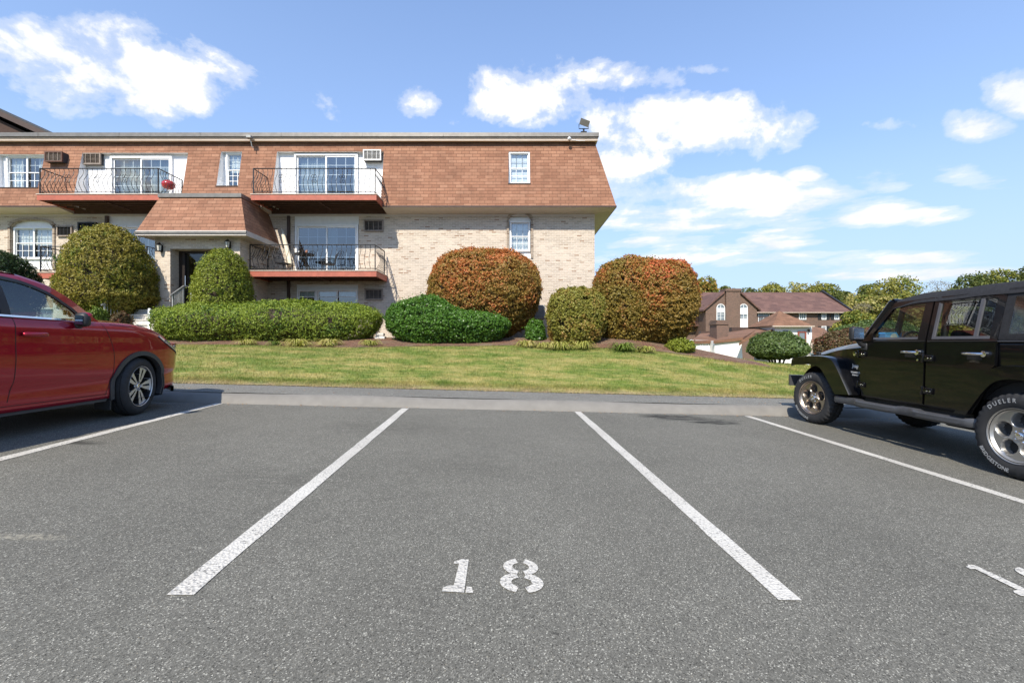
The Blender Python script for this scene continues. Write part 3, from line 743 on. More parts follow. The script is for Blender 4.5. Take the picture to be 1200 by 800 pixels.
# ---- air conditioner grilles
def ac(px0, px1, py0, py1, Y, mat='ac_grille', frame='fascia_brown', out=.12, label=None):
    x0, x1, z0, z1 = PX(px0, px1, py0, py1, Y); mb = MB(); y0 = Y-out
    sash(mb, x0, x1, z0, z1, y0, .045, .05, 1)
    mb.box(x0+.01, x1-.01, y0+.03, Y+.02, z0+.01, z1-.01, 2)
    n = 7
    for i in range(n): z = z0+.045+(z1-z0-.09)*(i+.5)/n; mb.add([(x0+.045,y0-.012,z-.012),(x1-.045,y0-.012,z-.012),(x1-.045,y0+.02,z+.014),(x0+.045,y0+.02,z+.014)], [(0,1,2,3)])
    for i in (1, 2, 3): x = x0+(x1-x0)*i/4; mb.box(x-.008, x+.008, y0-.02, y0-.013, z0+.04, z1-.04)
    o_ = mb.build('air_conditioner', [M[mat], M[frame], M['dark_room']], building)
    if label: o_['label'] = label
ac(99, 122, 180.5, 194, YR, 'ac_grille', 'ac_grille', .14); ac(427.5, 448.5, 177.5, 190, YR-.02, 'ac_white', 'ac_white', .2, label='white air conditioner beside the upper balcony door')
ac(59.5, 80, 180, 192, 17.22, 'ac_grille', 'timber_dark', .22, label='brown air conditioner in the shingles')
ac(427, 449.5, 257.5, 271, YW, 'ac_grille', 'ac_grille', .05); ac(428, 449, 338, 351, YW, 'ac_grille', 'ac_grille', .05); ac(93.5, 115, 260.5, 273, YW, 'plastic_black', 'plastic_black', .08); ac(68, 86, 264.5, 277, YW, 'plastic_black', 'ac_grille', .05)
for a, b in ((337.5, 340.5), (125, 128)): ds = MB(); ds.box(X(a,YW), X(b,YW), YW-.09, YW-.012, 1.2, ZS-.1); ds.build('downspout', M['fascia_brown'], building)

# ---- entrance block with its own small mansard
EY = 15.3; EW = 15.72; ex0, ex1 = X(160, EY), X(288, EY); wx0, wx1 = -12.34, -9.40
ez = Z(269.5, EY); et = Z(231, 15.75); tx0, tx1 = -12.2, -9.38
e = MB(); dx0, dx1, dz1, lz = X(199.5, EW), X(268, EW), Z(291, EW), CH+1.02
holes_grid(e, wx0, wx1, .4, Z(277, EW), [(dx0, dx1, lz, dz1)], lambda u, v: (u, EW, v))
e.quad((wx0,EW,.4),(wx0,YW,.4),(wx0,YW,ez),(wx0,EW,ez)); e.quad((wx1,EW,.4),(wx1,YW,.4),(wx1,YW,ez),(wx1,EW,ez))
e.quad((dx0,EW,lz),(dx0,EW+.5,lz),(dx0,EW+.5,dz1),(dx0,EW,dz1)); e.quad((dx1,EW,lz),(dx1,EW+.5,lz),(dx1,EW+.5,dz1),(dx1,EW,dz1)); e.quad((dx0,EW,dz1),(dx1,EW,dz1),(dx1,EW+.5,dz1),(dx0,EW+.5,dz1))
e.build('entrance_wall', M['brick'], building)
ro = MB(); ro.quad((ex0,EY,ez),(ex1,EY,ez),(tx1,15.75,et),(tx0,15.75,et)); ro.quad((ex1,EY,ez),(ex1,YW-.01,ez),(tx1,YW-.01,et),(tx1,15.75,et)); ro.quad((ex0,EY,ez),(tx0,15.75,et),(tx0,YW-.01,et),(ex0,YW-.01,ez))
ro.build('entrance_roof', M['shingle'], building, fixn=False)
cp = MB(); cp.box(tx0-.03, tx1+.03, 15.70, YB+.3, et, Z(226.5, 15.75)); cp.build('roof_edge_flashing', M['metal_grey'], building)
ft = MB(); ft.box(ex0-.02, ex1+.02, EY-.02, EY+.03, Z(275.5, EY), ez-.003); ft.box(ex0-.02, ex0+.03, EY+.031, YW-.02, Z(275.5, EY), ez-.003); ft.box(ex1-.03, ex1+.02, EY+.031, YW-.02, Z(275.5, EY), ez-.003)
ft.box(ex0-.04, ex1+.04, EY-.06, EY-.022, Z(273.2, EY), Z(271, EY), 1)
ft.build('fascia', [M['soffit'], M['metal_grey']], building)
sf = MB(); sf.box(ex0+.031, ex1-.031, EY+.031, YW-.03, Z(275, EY), Z(274, EY)); sf.build('soffit', M['soffit'], building)
# storefront entrance door, set back
sd = MB(); y = EW+.45
sash(sd, dx0, dx1, lz, dz1, y, .07, .09); xm = X(215.5, y)
sd.box(xm-.06, xm+.06, y-.045, y+.045, lz+.07, dz1-.07); sd.box(dx0+.07, xm-.06, y-.04, y+.04, Z(327, y), Z(324.5, y)); sd.box(X(262, y), X(264.5, y), y-.045, y+.045, lz+.07, dz1-.07)
dd = sd.build('entrance_door', M['frame_bronze'], building)
g = MB(); g.quad((dx0+.05,y+.01,lz),(dx1-.05,y+.01,lz),(dx1-.05,y+.01,dz1),(dx0+.05,y+.01,dz1)); g.build('pane', M['glass_dark'], dd)
hn = MB(); hn.tube([(xm+.12,y-.1,lz+.9),(xm+.12,y-.1,lz+1.3)], .015, 8); hn.tube([(xm+.12,y-.1,lz+.95),(xm+.12,y-.03,lz+.95)], .01, 6); hn.tube([(xm+.12,y-.1,lz+1.25),(xm+.12,y-.03,lz+1.25)], .01, 6); hn.build('handle', M['chrome'], dd)
ih = MB(); ih.quad((dx0,y+1.2,lz),(dx1,y+1.2,lz),(dx1,y+1.2,dz1),(dx0,y+1.2,dz1)); ih.quad((dx0,y+.05,lz+.01),(dx1,y+.05,lz+.01),(dx1,y+1.2,lz+.01),(dx0,y+1.2,lz+.01)); ih.quad((dx0,y+.05,dz1),(dx1,y+.05,dz1),(dx1,y+1.2,dz1),(dx0,y+1.2,dz1)); ih.quad((dx1,y+.05,lz),(dx1,y+1.2,lz),(dx1,y+1.2,dz1),(dx1,y+.05,dz1)); ih.quad((dx0,y+.05,lz),(dx0,y+1.2,lz),(dx0,y+1.2,dz1),(dx0,y+.05,dz1))
ih.build('hall_interior', plain('hall_wall', (.10,.09,.075), .8), building)
# lanterns: a wall plate, an arm, glass body, roof and finial
M['lamp_glass'] = plain('frosted_lamp_glass', (.6,.58,.5), .3)
def lantern(px, py):
    c = (X(px, EW-.12), EW-.12, Z(py, EW-.12)); mb = MB()
    mb.box(c[0]-.05, c[0]+.05, EW-.03, EW-.002, c[2]-.12, c[2]+.12); mb.tube([(c[0],EW-.02,c[2]+.05),(c[0],EW-.08,c[2]+.18),(c[0],EW-.12,c[2]+.19)], .012, 6)
    mb.lathe([(.17,.0),(.165,.03),(.10,.09),(.09,.09)], c, 'z', 6); mb.lathe([(-.12,.0),(-.12,.06),(-.10,.065)], c, 'z', 6)
    for k in range(6): a = k*math.pi/3; mb.tube([(c[0]+.06*math.cos(a),c[1]+.06*math.sin(a),c[2]-.11),(c[0]+.085*math.cos(a),c[1]+.085*math.sin(a),c[2]+.095)], .006, 4)
    o_ = mb.build('lantern', M['iron'], building)
    g_ = MB(); g_.lathe([(-.10,.052),(.09,.078)], c, 'z', 6); g_.build('lamp_glass', M['lamp_glass'], o_)
lantern(186.5, 290); lantern(266.5, 286)
# steps
st = MB(); sx0, sx1 = -12.55, -10.85; n = 6; yy = EW-.002; zz = lz
st.box(sx0, sx1, 15.1, yy, .3, lz)
for k in range(1, n+1): st.box(sx0, sx1, 15.1-.27*k, 15.099-.27*(k-1), .3, lz-.172*k)
for k in range(0, n+1): st.box(sx0-.01, sx1+.01, 15.1-.27*k-.025, 15.1-.27*k+.23, lz-.172*k-.035+.037, lz-.172*k+.004+.03)
steps = st.build('entrance_steps', M['concrete'])
tag(steps, 'pale concrete entrance steps between two iron handrails', 'steps')
def handrail(x, lab, ye=14.05):
    mb = MB(); H = .82; zl = lambda y: lz-(15.1-y)*.637; top = [(x, 15.5, lz+H), (x, 15.1, lz+H), (x, ye, zl(ye)+H), (x, ye-.1, zl(ye)+H-.06)]
    mb.tube(top, .022, 8)
    mb.tube([(x,15.1,lz+.12),(x,ye,zl(ye)+.14)], .012, 6)
    for y0, z0 in ((15.45, lz), (15.1, lz), (ye+.02, zl(ye))): mb.box(x-.02, x+.02, y0-.02, y0+.02, z0, z0+H)
    for k in range(1, 9): t = k/9; y0 = 15.1+(ye-15.1)*t; zb_ = zl(y0); mb.box(x-.008, x+.008, y0-.008, y0+.008, zb_+.12, zb_+H)
    o_ = mb.build('handrail', M['rail_grey']); tag(o_, lab, 'handrail', 'handrails of the entrance steps')
handrail(-12.6, 'iron handrail on the left side of the entrance steps, below the dome yew'); handrail(-10.9, 'iron handrail on the right side of the entrance steps, by the long hedge', 14.6)
wp = MB(); wp.bbox(-.035,.035,-.035,.035,0,.95,.01); wp.lathe([(.95,.03),(.97,.045),(1.0,.035),(1.01,0)], (0,0,0), 'z', 12); wpo = wp.build('newel_post', M['panel_white']); wpo.location = (-11.25, 14.12, CH+.02); tag(wpo, 'short white post standing at the foot of the entrance steps', 'post')
# ---- roof floodlight, security camera, junction box
fl = empty('floodlight', (X(684, 17.3), 17.3, Z(155, 17.3)), label='grey floodlight on a bracket at the roof corner', cat='floodlight'); fl.scale = (1.12, 1.12, 1.12)
mb = MB(); mb.box(-.1,.1,-.06,.06,0,.02); mb.tube([(0,0,0),(0,0,.13)], .03, 8); mb.tube([(-.16,0,.28),(-.16,0,.13),(.16,0,.13),(.16,0,.28)], .014, 6); mb.build('bracket', M['iron'], fl)
hd = MB(); hd.prism([(-.17,-.10),(-.17,.12),(.10,.08),(.10,-.06)], 'x', -.2, .2); hd.xf(Matrix.Rotation(R(18), 4, 'Y') @ Matrix.Rotation(R(20), 4, 'X'))
for v_ in range(len(hd.v)): hd.v[v_] = (hd.v[v_][0]*.8+.02, hd.v[v_][1], hd.v[v_][2]*.9+.30)
h_ = hd.build('lamp_head', plain('grey_lamp_head', (.16,.15,.13), .5, .3), fl)
sc_ = empty('security_camera', (X(667, 17.1), 17.1, Z(162.5, 17.1)), label='small white dome camera under the roof edge near the floodlight', cat='camera')
mb = MB(); mb.lathe([(-.07,.0),(-.05,.05),(0,.07),(.04,.05),(.05,0)], (0,-.03,0), 'y', 16); mb.tube([(.05,.0,-.02),(.3,.03,-.05),(.6,.04,-.05)], .012, 6); mb.build('housing', M['frame_white'], sc_, smooth=True)
jb = empty('roof_camera', (X(293, 17.05), 17.05, Z(163, 17.05)), label='small grey camera on a bent bracket at the cornice between the balconies', cat='camera')
mb = MB(); mb.bbox(-.09,.09,-.12,.06,.02,.12,.015); mb.tube([(0,0,.03),(.04,0,-.1),(.06,.02,-.25),(.1,.05,-.3)], .016, 6); mb.build('housing', M['rail_grey'], jb)

# ---- rear wing with a dark gable, seen over the left end of the roof
wing = empty('rear_wing', (0,0,0), label='dark gabled brick wing rising behind the left end of the roof', cat='building')
wy = 27.0
def gz(x): return CH + 13.75 + (-29.3*wy/26-x)*.47
xr = X(62, wy); xk = -47; zr = Z(156.5, wy)
sl_ = (Z(128, wy)-zr)/(X(0, wy)-xr)
mb = MB(); mb.prism([(xk, zr-9), (xr-.6, zr-9), (xr-.6, zr-.35), (xk, zr+sl_*(xk-xr)-.7), (xk-14, zr-.35)], 'y', wy+.4, wy+16); mb.build('wall', plain('dark_brown_siding', (.055,.03,.022), .9), wing)
mb = MB()
ridge = zr+sl_*(xk-xr)
mb.prism([(xr, zr-.30), (xr, zr), (xk, ridge), (xk, ridge-.35)], 'y', wy, wy+17); mb.prism([(xk-14, zr-.3), (xk, ridge-.35), (xk, ridge), (xk-14, zr)], 'y', wy, wy+17); mb.build('roof', plain('dark_roofing', (.05,.05,.05), .8), wing)
mb = MB(); mb.prism([(xr+.1, zr-.42), (xr+.1, zr-.12), (xk, ridge-.12), (xk, ridge-.5)], 'y', wy-.06, wy-.005); mb.build('rake_board', M['fascia_brown'], wing)

# ---- things on the balconies
gr = empty('kettle_grill', (-12.78, 16.92, CH+5.225), label='red kettle barbecue at the corner of the upper left balcony', cat='grill'); gr.scale = (.8, .8, .88)
mb = MB(); mb.lathe([(.86,.0),(.855,.10),(.83,.18),(.78,.24),(.72,.268),(.67,.27)], (0,0,0), 'z', 28); mb.build('lid', plain('red_enamel', (.42,.02,.02), .2, coat=.8, var=.05), gr, smooth=True)
mb = MB(); mb.lathe([(.66,.27),(.58,.25),(.52,.19),(.49,.12),(.47,.05),(.465,0)], (0,0,0), 'z', 28); mb.build('bowl', plain('red_enamel_bowl', (.36,.02,.02), .25, coat=.8, var=.05), gr, smooth=True)
for k in range(3):
    a = k*2.09+.5; mb = MB(); mb.tube([(.12*math.cos(a),.12*math.sin(a),.5),(.28*math.cos(a),.28*math.sin(a),.0)], .012, 6); mb.build('leg', M['chrome'], gr)
mb = MB(); mb.tube([(-.06,0,.86),(-.05,0,.90),(.05,0,.90),(.06,0,.86)], .012, 6); mb.build('handle', M['plastic_black'], gr)
tz = CH+2.52
um = empty('folded_umbrella', (-8.2, 16.75, tz), label='cream patio umbrella folded and leaning on the middle lower balcony', cat='umbrella')
mb = MB(); p0 = Vector((.12,0,.05)); p1 = Vector((-.52,.45,1.78)); mb.tube([p0, p1], .02, 8); mb.build('pole', M['fascia_beige'], um)
mb = MB(); ks = [0.12,.2,.4,.6,.8,.97]; mb.tube([p0.lerp(p1, k) for k in ks], .08, 9, radii=[.10,.095,.09,.085,.07,.03]); o_ = mb.build('canopy', plain('cream_canvas', (.66,.58,.44), .9, var=.15), um, smooth=True)
tb = empty('patio_table', (-7.62, 16.7, tz), label='small round black patio table on the middle lower balcony', cat='table')
mb = MB(); mb.lathe([(.66,.0),(.69,.33),(.675,.35),(.65,.34),(.65,0)], (0,0,0), 'z', 24); mb.build('table_top', M['iron'], tb)
for k in range(4): a = k*1.57+.78; mb = MB(); mb.tube([(.08*math.cos(a),.08*math.sin(a),.65),(.1*math.cos(a),.1*math.sin(a),.35),(.28*math.cos(a),.28*math.sin(a),0)], .013, 6); mb.build('leg', M['iron'], tb)
mb = MB(); mb.lathe([(0,0),(0,.04),(.1,.05),(.14,.02),(.14,0)], (.08,0,.69), 'z', 12); tag(mb.build('flower_pot', plain('clay_pot', (.3,.13,.07), .8)), 'little clay pot standing on the round patio table', 'pot').location = tb.location
def chair(x, y, rz, lab):
    c = empty('patio_chair', (x, y, tz), (0,0,rz), lab, 'chair', 'patio chairs on the middle lower balcony'); c.scale = (.9, .9, .8)
    s = MB(); s.bbox(-.24,.24,-.24,.22,.38,.41,.01); 
    for k in range(6): s.box(-.2+.08*k-.012, -.2+.08*k+.012, -.22, .2, .411, .418)
    s.build('seat', M['iron'], c)
    b = MB(); b.tube([(-.22,.2,.4),(-.24,.32,.86),(-.18,.34,.92),(.18,.34,.92),(.24,.32,.86),(.22,.2,.4)], .014, 6)
    for k in range(5): b.tube([(-.14+.07*k,.23,.42),(-.14+.07*k,.335,.91)], .008, 4)
    b.build('backrest', M['iron'], c)
    for sx in (-1, 1):
        for y_, y2 in ((-.22, -.26), (.2, .26)): l_ = MB(); l_.tube([(sx*.22,y_,.4),(sx*.25,y2,0)], .013, 6); l_.build('leg', M['iron'], c)
        a_ = MB(); a_.tube([(sx*.23,.27,.64),(sx*.27,0,.64),(sx*.25,-.24,.6),(sx*.23,-.24,.39)], .014, 6); a_.build('armrest', M['iron'], c)
chair(-8.35, 16.62, R(75), 'black metal patio chair left of the round table, by the folded umbrella'); chair(-6.75, 16.75, R(-60), 'black metal patio chair right of the round table, before the door')
M['succulent'] = mat_leaf('strap_leaf', (.07,.17,.03), (.12,.24,.05))
pl = empty('potted_plant', (X(72, 16.6), 16.6, CH+2.46), label='spiky green potted plant on the lower left balcony', cat='plant')
mb = MB(); mb.lathe([(0,0),(0,.14),(.3,.19),(.3,.17),(.27,.0)], (0,0,0), 'z', 16); mb.build('pot', M['frame_bronze'], pl)
mb = MB()
for k in range(46):
    a = random.uniform(0, 6.28); L = random.uniform(.4, .85); el_ = random.uniform(.3, 1.4); pts = []
    for i in range(5): t = i/4; r_ = L*t*math.cos(el_); z_ = .3+L*t*math.sin(el_)-.25*t*t*math.cos(el_); pts.append(Vector((r_*math.cos(a), r_*math.sin(a), z_)))
    s_ = Vector((-math.sin(a), math.cos(a), 0))*.03; vs_ = []
    for i, p in enumerate(pts): w_ = 1-(i/4)**2*.95; vs_ += [p-s_*w_, p+s_*w_]
    mb.add(vs_, [(2*i, 2*i+1, 2*i+3, 2*i+2) for i in range(4)])
mb.build('leaves', M['succulent'], pl, fixn=False)
# ================================================================ shrubs
DIRS = rng.normal(size=(40, 3)); DIRS /= np.linalg.norm(DIRS, axis=1)[:, None]; PH = rng.uniform(0, 6.28, 40)
def wob(P, k, i0=0, n=7):
    """smooth pseudo-noise, about -1..1, wavelength 2pi/k"""
    s = 0
    for i in range(n):
        d = DIRS[(i0+i) % 40]; s = s + np.sin((P @ d)*k*(1+.17*i) + PH[(i0+i) % 40] + 1.3*np.sin((P @ DIRS[(i0+i+11) % 40])*k*.6))
    return s/n*1.8
def leaf_quads(P, Nn, L, Wd, tilt=.7, droop=0.):
    n = len(P); r = rng.normal(size=(n, 3)); nn = Nn + r*tilt; nn /= np.linalg.norm(nn, axis=1)[:, None]
    t = np.cross(nn, rng.normal(size=(n, 3))); t /= np.linalg.norm(t, axis=1)[:, None]+1e-9; t[:, 2] -= droop
    b = np.cross(nn, t); L = (L*rng.uniform(.6, 1.35, n))[:, None]; Wd = (Wd*rng.uniform(.7, 1.3, n))[:, None]
    V = np.stack([P - t*L*.5, P + b*Wd*.5 + nn*L*.08, P + t*L*.5, P - b*Wd*.5 + nn*L*.08], 1).reshape(-1, 3)
    return V, np.arange(4*n).reshape(-1, 4)
def shape_pts(n, c, r, e=2.3, under=.35, zmin=0., shapefn=None, seed=0, lump=.05, lumpk=3., clump=.05, clumpk=16., shell=(0., .16), gaps=.0):
    """points and normals on a clipped-shrub surface. c centre at the widest level, r radii (x, y, z up), under: how far the skirt reaches below"""
    m = int(n*1.5); d = rng.normal(size=(m, 3)); d /= np.linalg.norm(d, axis=1)[:, None]
    rad = (np.abs(d[:,0])**e + np.abs(d[:,1])**e + np.abs(d[:,2])**e)**(-1/e)
    q = d*rad[:, None]
    low = q[:, 2] < 0
    rz = np.where(low, under, r[2])
    P = np.stack([q[:,0]*r[0], q[:,1]*r[1], q[:,2]*rz], -1)
    # area weighting
    wgt = np.sqrt((q[:,0]/r[0])**2 + (q[:,1]/r[1])**2 + (q[:,2]/rz)**2)*r[0]*r[1]*rz
    keep = rng.random(m) < wgt/np.percentile(wgt, 96)
    P = P[keep]; q = q[keep]; rz = rz[keep]
    Nn = np.stack([np.sign(q[:,0])*np.abs(q[:,0])**(e-1)/r[0], np.sign(q[:,1])*np.abs(q[:,1])**(e-1)/r[1], np.sign(q[:,2])*np.abs(q[:,2])**(e-1)/rz], -1)
    Nn /= np.linalg.norm(Nn, axis=1)[:, None]+1e-9
    if shapefn: P = shapefn(P)
    W_ = P + np.array(c)
    disp = lump*wob(W_, lumpk, seed) + clump*np.clip(wob(W_, clumpk, seed+5), -1, 1) + clump*.75*np.clip(wob(W_, clumpk*2.7, seed+9), -1, 1)
    hol = wob(W_, 30., seed+21); disp = disp - .10*smooth((-hol-.25)/.5)
    disp = disp + np.where(rng.random(len(P)) < .02, rng.uniform(.03, .11, len(P)), 0)
    depth = shell[0] + (shell[1]-shell[0])*rng.random(len(P))**1.6
    if gaps:
        k = wob(W_, clumpk*.9, seed+17); keep = k > -1.2+gaps*rng.random(len(P))*2; P, Nn, W_, disp, depth = P[keep], Nn[keep], W_[keep], disp[keep], depth[keep]
    P = W_ + Nn*(disp-depth)[:, None]
    ok = P[:, 2] > zmin + .02*rng.random(len(P)); return P[ok], Nn[ok]
M['twig_shade'] = plain('twigs_and_core_shade', (.045,.032,.022), .95, var=.4, scale=9)  # stem colour, also darkens the inner core to imitate shade in gaps
def ground_at(x, y): return float(lawn_z(x, y))
def under_fn(uc, un, fn0):
    def f(P):
        P = fn0(P) if fn0 else P.copy(); t = np.clip(-P[:,2]/max(un,.1), 0, 1)**1.3; P[:,0] *= 1-uc*t*(.5 if uc < .6 else .12); P[:,1] *= 1-uc*t; return P
    return f
def shrub(name, label, cat, px0, px1, ptop, pbase, Y, ry, mat, nleaf, L=.05, Wd=.03, e=2.3, wide=.4, under=None, shapefn=None, seed=0, group='clipped shrubs along the building',
          lump=.05, lumpk=3., clump=.045, clumpk=16., tilt=.7, uc=.42, core=.86, skirt=.0, stems=True, gaps=0., shell=.17, twig_shade='twig_shade'):
    x0, x1 = X(px0, Y), X(px1, Y); cx = (x0+x1)/2; hw_ = (x1-x0)/2-.07; rx = math.sqrt(max((hw_*.55)**2, hw_**2-(ry*cx/Y)**2)); zt = Z(ptop, Y-ry*.15); zb = Z(pbase, Y-ry*.7)
    zw = zb+(zt-zb)*wide; gz_ = min(zb, ground_at(cx, Y))
    root = empty(name, (cx, Y, gz_), label=label, cat=cat, group=group)
    un = under if under is not None else (zw-zb)*1.15
    shapefn = under_fn(uc, un, shapefn)
    P, Nn = shape_pts(nleaf, (cx, Y, zw), (rx-.02, ry, zt-zw), e, un, zb-.02, shapefn, seed, lump, lumpk, clump, clumpk, (0., shell), gaps)
    V, Fc = leaf_quads(P, Nn, L, Wd, tilt)
    V -= np.array([cx, Y, gz_]); fast_mesh('foliage', V, Fc, mat, root)
    # solid core, coloured dark as the shade between leaves, and real stems
    mb = MB(); nu, nv = 28, 14; vs = []; fs = []
    for j in range(nv+1):
        th = -math.pi/2+math.pi*j/nv
        for i in range(nu):
            ph = 2*math.pi*i/nu; d = np.array([math.cos(th)*math.cos(ph), math.cos(th)*math.sin(ph), math.sin(th)])
            q = d*(np.sum(np.abs(d)**e))**(-1/e); rz = un if q[2] < 0 else zt-zw
            k = min(core, 1-.22/min(rx, ry)); p = np.array([[q[0]*(rx-.02)*k, q[1]*ry*k, q[2]*rz*min(core, 1-.22/max(rz,.4))]])
            if shapefn: p = shapefn(p)
            p = p[0]; vs.append((p[0], p[1], max(p[2]+zw-gz_, (zb-gz_)+.03)))
    for j in range(nv):
        for i in range(nu): fs.append((j*nu+i, j*nu+(i+1) % nu, (j+1)*nu+(i+1) % nu, (j+1)*nu+i))
    mb.add(vs, fs)
    if stems:
        for k in range(9):
            a = random.uniform(0, 6.28); r_ = random.uniform(.1, .55); bx, by = r_*rx*.5*math.cos(a), r_*ry*.5*math.sin(a)
            zq = ground_at(cx+bx, Y+by)-gz_-.05
            mb.tube([(bx,by,zq),(bx*1.5,by*1.4,(zw-gz_)*.5+zq*.5),(bx*1.8,by*1.8,zw-gz_)], .03, 6, radii=[.04,.03,.015])
    mb.build('branches_and_dark_core', M[twig_shade], root, smooth=True, fixn=False)
    return root
M['yew_olive'] = mat_leaf('olive_yew', (.09,.12,.012), (.20,.225,.022), (.25,.21,.035), scale=1.3)
M['yew_green'] = mat_leaf('yew_green', (.075,.115,.012), (.17,.22,.022), (.23,.26,.03), scale=1.6)
M['yew_hedge'] = mat_leaf('yew_hedge', (.055,.11,.014), (.125,.205,.022), (.22,.28,.033), scale=1.8)
M['euonymus'] = mat_leaf('broad_green', (.035,.09,.013), (.068,.155,.02), (.09,.19,.026), scale=2.5, rough=.35)
M['burning1'] = mat_leaf('burning_bush', (.26,.14,.032), (.50,.17,.055), (.19,.17,.032), scale=1.4, zg=.13, patch=[(.95, 0.), (1.3, .75)])
M['burning2'] = mat_leaf('burning_bush_green', (.25,.145,.032), (.49,.175,.053), (.19,.17,.03), scale=1.4, zg=.10, patch=[(.88, 0.), (1.2, .85)])
M['burning3'] = mat_leaf('burning_bush_red', (.27,.13,.032), (.58,.15,.055), (.22,.18,.035), scale=1.1, zg=.12, patch=[(.95, 0.), (1.3, .85)])
M['burning4'] = mat_leaf('burning_bush_pale', (.25,.19,.04), (.44,.25,.075), (.23,.22,.04), scale=2.2)
M['rhodo'] = mat_leaf('rhododendron', (.035,.065,.018), (.08,.13,.032), (.12,.17,.05), scale=2., rough=.4)
M['juniper'] = mat_leaf('dark_shrub', (.02,.042,.016), (.045,.075,.026), rough=.5)
M['barberry'] = mat_leaf('barberry', (.14,.045,.03), (.24,.075,.045), (.12,.09,.04), scale=3.)
M['lime'] = mat_leaf('low_lime', (.08,.13,.02), (.16,.22,.035))
# dome yew: trunk cleared over the steps on its right side
def dome_fn(P):
    P = P.copy(); t = np.clip((P[:,0]-.35)/1.2, 0, 1); lowm = P[:,2] < -.15
    P[:,2] = np.where(P[:,2] < 0, P[:,2]*(1-.85*t), P[:,2]); return P
shrub('dome_yew', 'big olive green dome-shaped yew left of the entrance door', 'shrub', 61, 194, 262, 381, 15.0, 1.35, M['yew_olive'], 52000, .075, .032, 2.02, wide=.31, shapefn=dome_fn, seed=1, lump=.06, lumpk=2.2, clump=.055, clumpk=13, gaps=.35)
shrub('cone_yew', 'rounded cone-shaped green yew right of the entrance door, behind the hedge', 'shrub', 222.5, 302.5, 290, 372, 14.9, 1.05, M['yew_green'], 30000, .065, .03, 2.2, wide=.22, seed=3, lump=.03, clump=.04, clumpk=15, gaps=.25)
def hedge_fn(P):
    P = P.copy(); x = P[:,0]; top = P[:,2] > 0
    P[:,2] += np.clip(P[:,2]/.3, 0, 1)*(.05*np.sin(x*1.3+.5)+.04*np.sin(x*2.9))
    P[:,2] = np.where(P[:,2] < 0, P[:,2], P[:,2]); t = np.clip(P[:,2]/.6, 0, 1); P[:,1] *= 1-.42*t**1.2; return P
shrub('long_hedge', 'long low yew hedge with sunlit yellow-green top in front of the entrance', 'hedge', 180, 451, 353, 405, 14.3, 1.05, M['yew_hedge'], 85000, .065, .026, 3.3, wide=.60, uc=.62, shapefn=hedge_fn, seed=8, lump=.05, lumpk=2.6, clump=.05, clumpk=14, gaps=.3, shell=.2, group=None)
def low_fn(P):
    P = P.copy(); x = P[:,0]; k = 1-.42*smooth((x+.55)/1.1); P[:,2] = np.where(P[:,2] > 0, P[:,2]*k - (1-k)*.12, P[:,2]); return P
shrub('green_euonymus', 'bright green shrub with a tall mound and a lower arm to its right', 'shrub', 448.5, 602, 345.5, 405, 13.9, .85, M['euonymus'], 52000, .06, .036, 2.6, wide=.42, shapefn=low_fn, seed=12, lump=.05, lumpk=3.3, clump=.035, clumpk=17)
shrub('burning_bush', 'rust-red rounded burning bush in front of the plain brick wall', 'shrub', 500, 637, 290, 402, 15.3, 1.5, M['burning1'], 80000, .065, .042, 2.7, wide=.5, seed=15, lump=.05, lumpk=2., clump=.05, clumpk=14, gaps=.3, under=1.45)
shrub('burning_bush', 'smaller pale olive and pink burning bush between the large ones', 'shrub', 637, 713, 337.5, 407, 14.0, .85, M['burning4'], 40000, .06, .04, 2.9, wide=.55, seed=19, lump=.06, lumpk=3.4, clump=.05, clumpk=14, gaps=.35)
shrub('burning_bush', 'green-brown burning bush at the building corner, left half of the joined pair', 'shrub', 689, 800, 302.5, 411, 14.9, 1.35, M['burning2'], 62000, .065, .042, 3.0, wide=.5, seed=23, lump=.05, clump=.05, clumpk=14, gaps=.3)
shrub('burning_bush', 'reddest burning bush at the right end of the bed, right half of the joined pair', 'shrub', 731, 818.5, 303, 411, 14.45, 1.25, M['burning3'], 64000, .065, .042, 2.8, wide=.52, seed=27, lump=.06, lumpk=2.4, clump=.05, clumpk=14, gaps=.3, under=1.35)
shrub('small_yew', 'small dark green shrub tucked under the red-brown bush', 'shrub', 612, 642, 374, 402, 14.2, .35, M['euonymus'], 9000, .06, .03, 2.4, wide=.4, seed=31, lump=.03)
shrub('low_yew', 'low dark spreading shrub under the reddest bush', 'shrub', 776, 817, 397, 415, 13.5, .5, M['yew_green'], 14000, .06, .03, 2.2, wide=.4, seed=33, lump=.03)
shrub('edge_shrub', 'dark green rounded shrub cut by the left picture edge, above the red car', 'shrub', -58, 50, 291, 384, 14.0, 1.2, M['juniper'], 40000, .06, .032, 2.2, wide=.4, seed=35, lump=.07, lumpk=3, clump=.05)
shrub('low_lime_shrub', 'low bright green shrub at the foot of the left handrail', 'shrub', 100, 131, 360, 384, 13.9, .35, M['lime'], 9000, .055, .03, 2.2, wide=.4, seed=2, lump=.04)
shrub('barberry', 'small reddish-brown barberry beside the left handrail', 'shrub', 127, 157, 364, 386, 13.7, .35, M['barberry'], 8000, .05, .03, 2.2, wide=.45, seed=4, lump=.04, gaps=.4)
shrub('rhododendron', 'wide dark green rhododendron mound before the white clubhouse', 'shrub', 871, 950, 389, 421, 20.5, 1.3, M['rhodo'], 34000, .11, .05, 2.0, wide=.3, seed=6, lump=.06, clump=.06, clumpk=10, group=None)
shrub('red_hedge', 'dark red-brown hedge behind the front of the black car', 'hedge', 955, 1075, 384, 440, 26, 1.3, M['barberry'], 26000, .12, .08, 2.8, wide=.5, seed=9, lump=.12, clump=.06, clumpk=8, group=None)
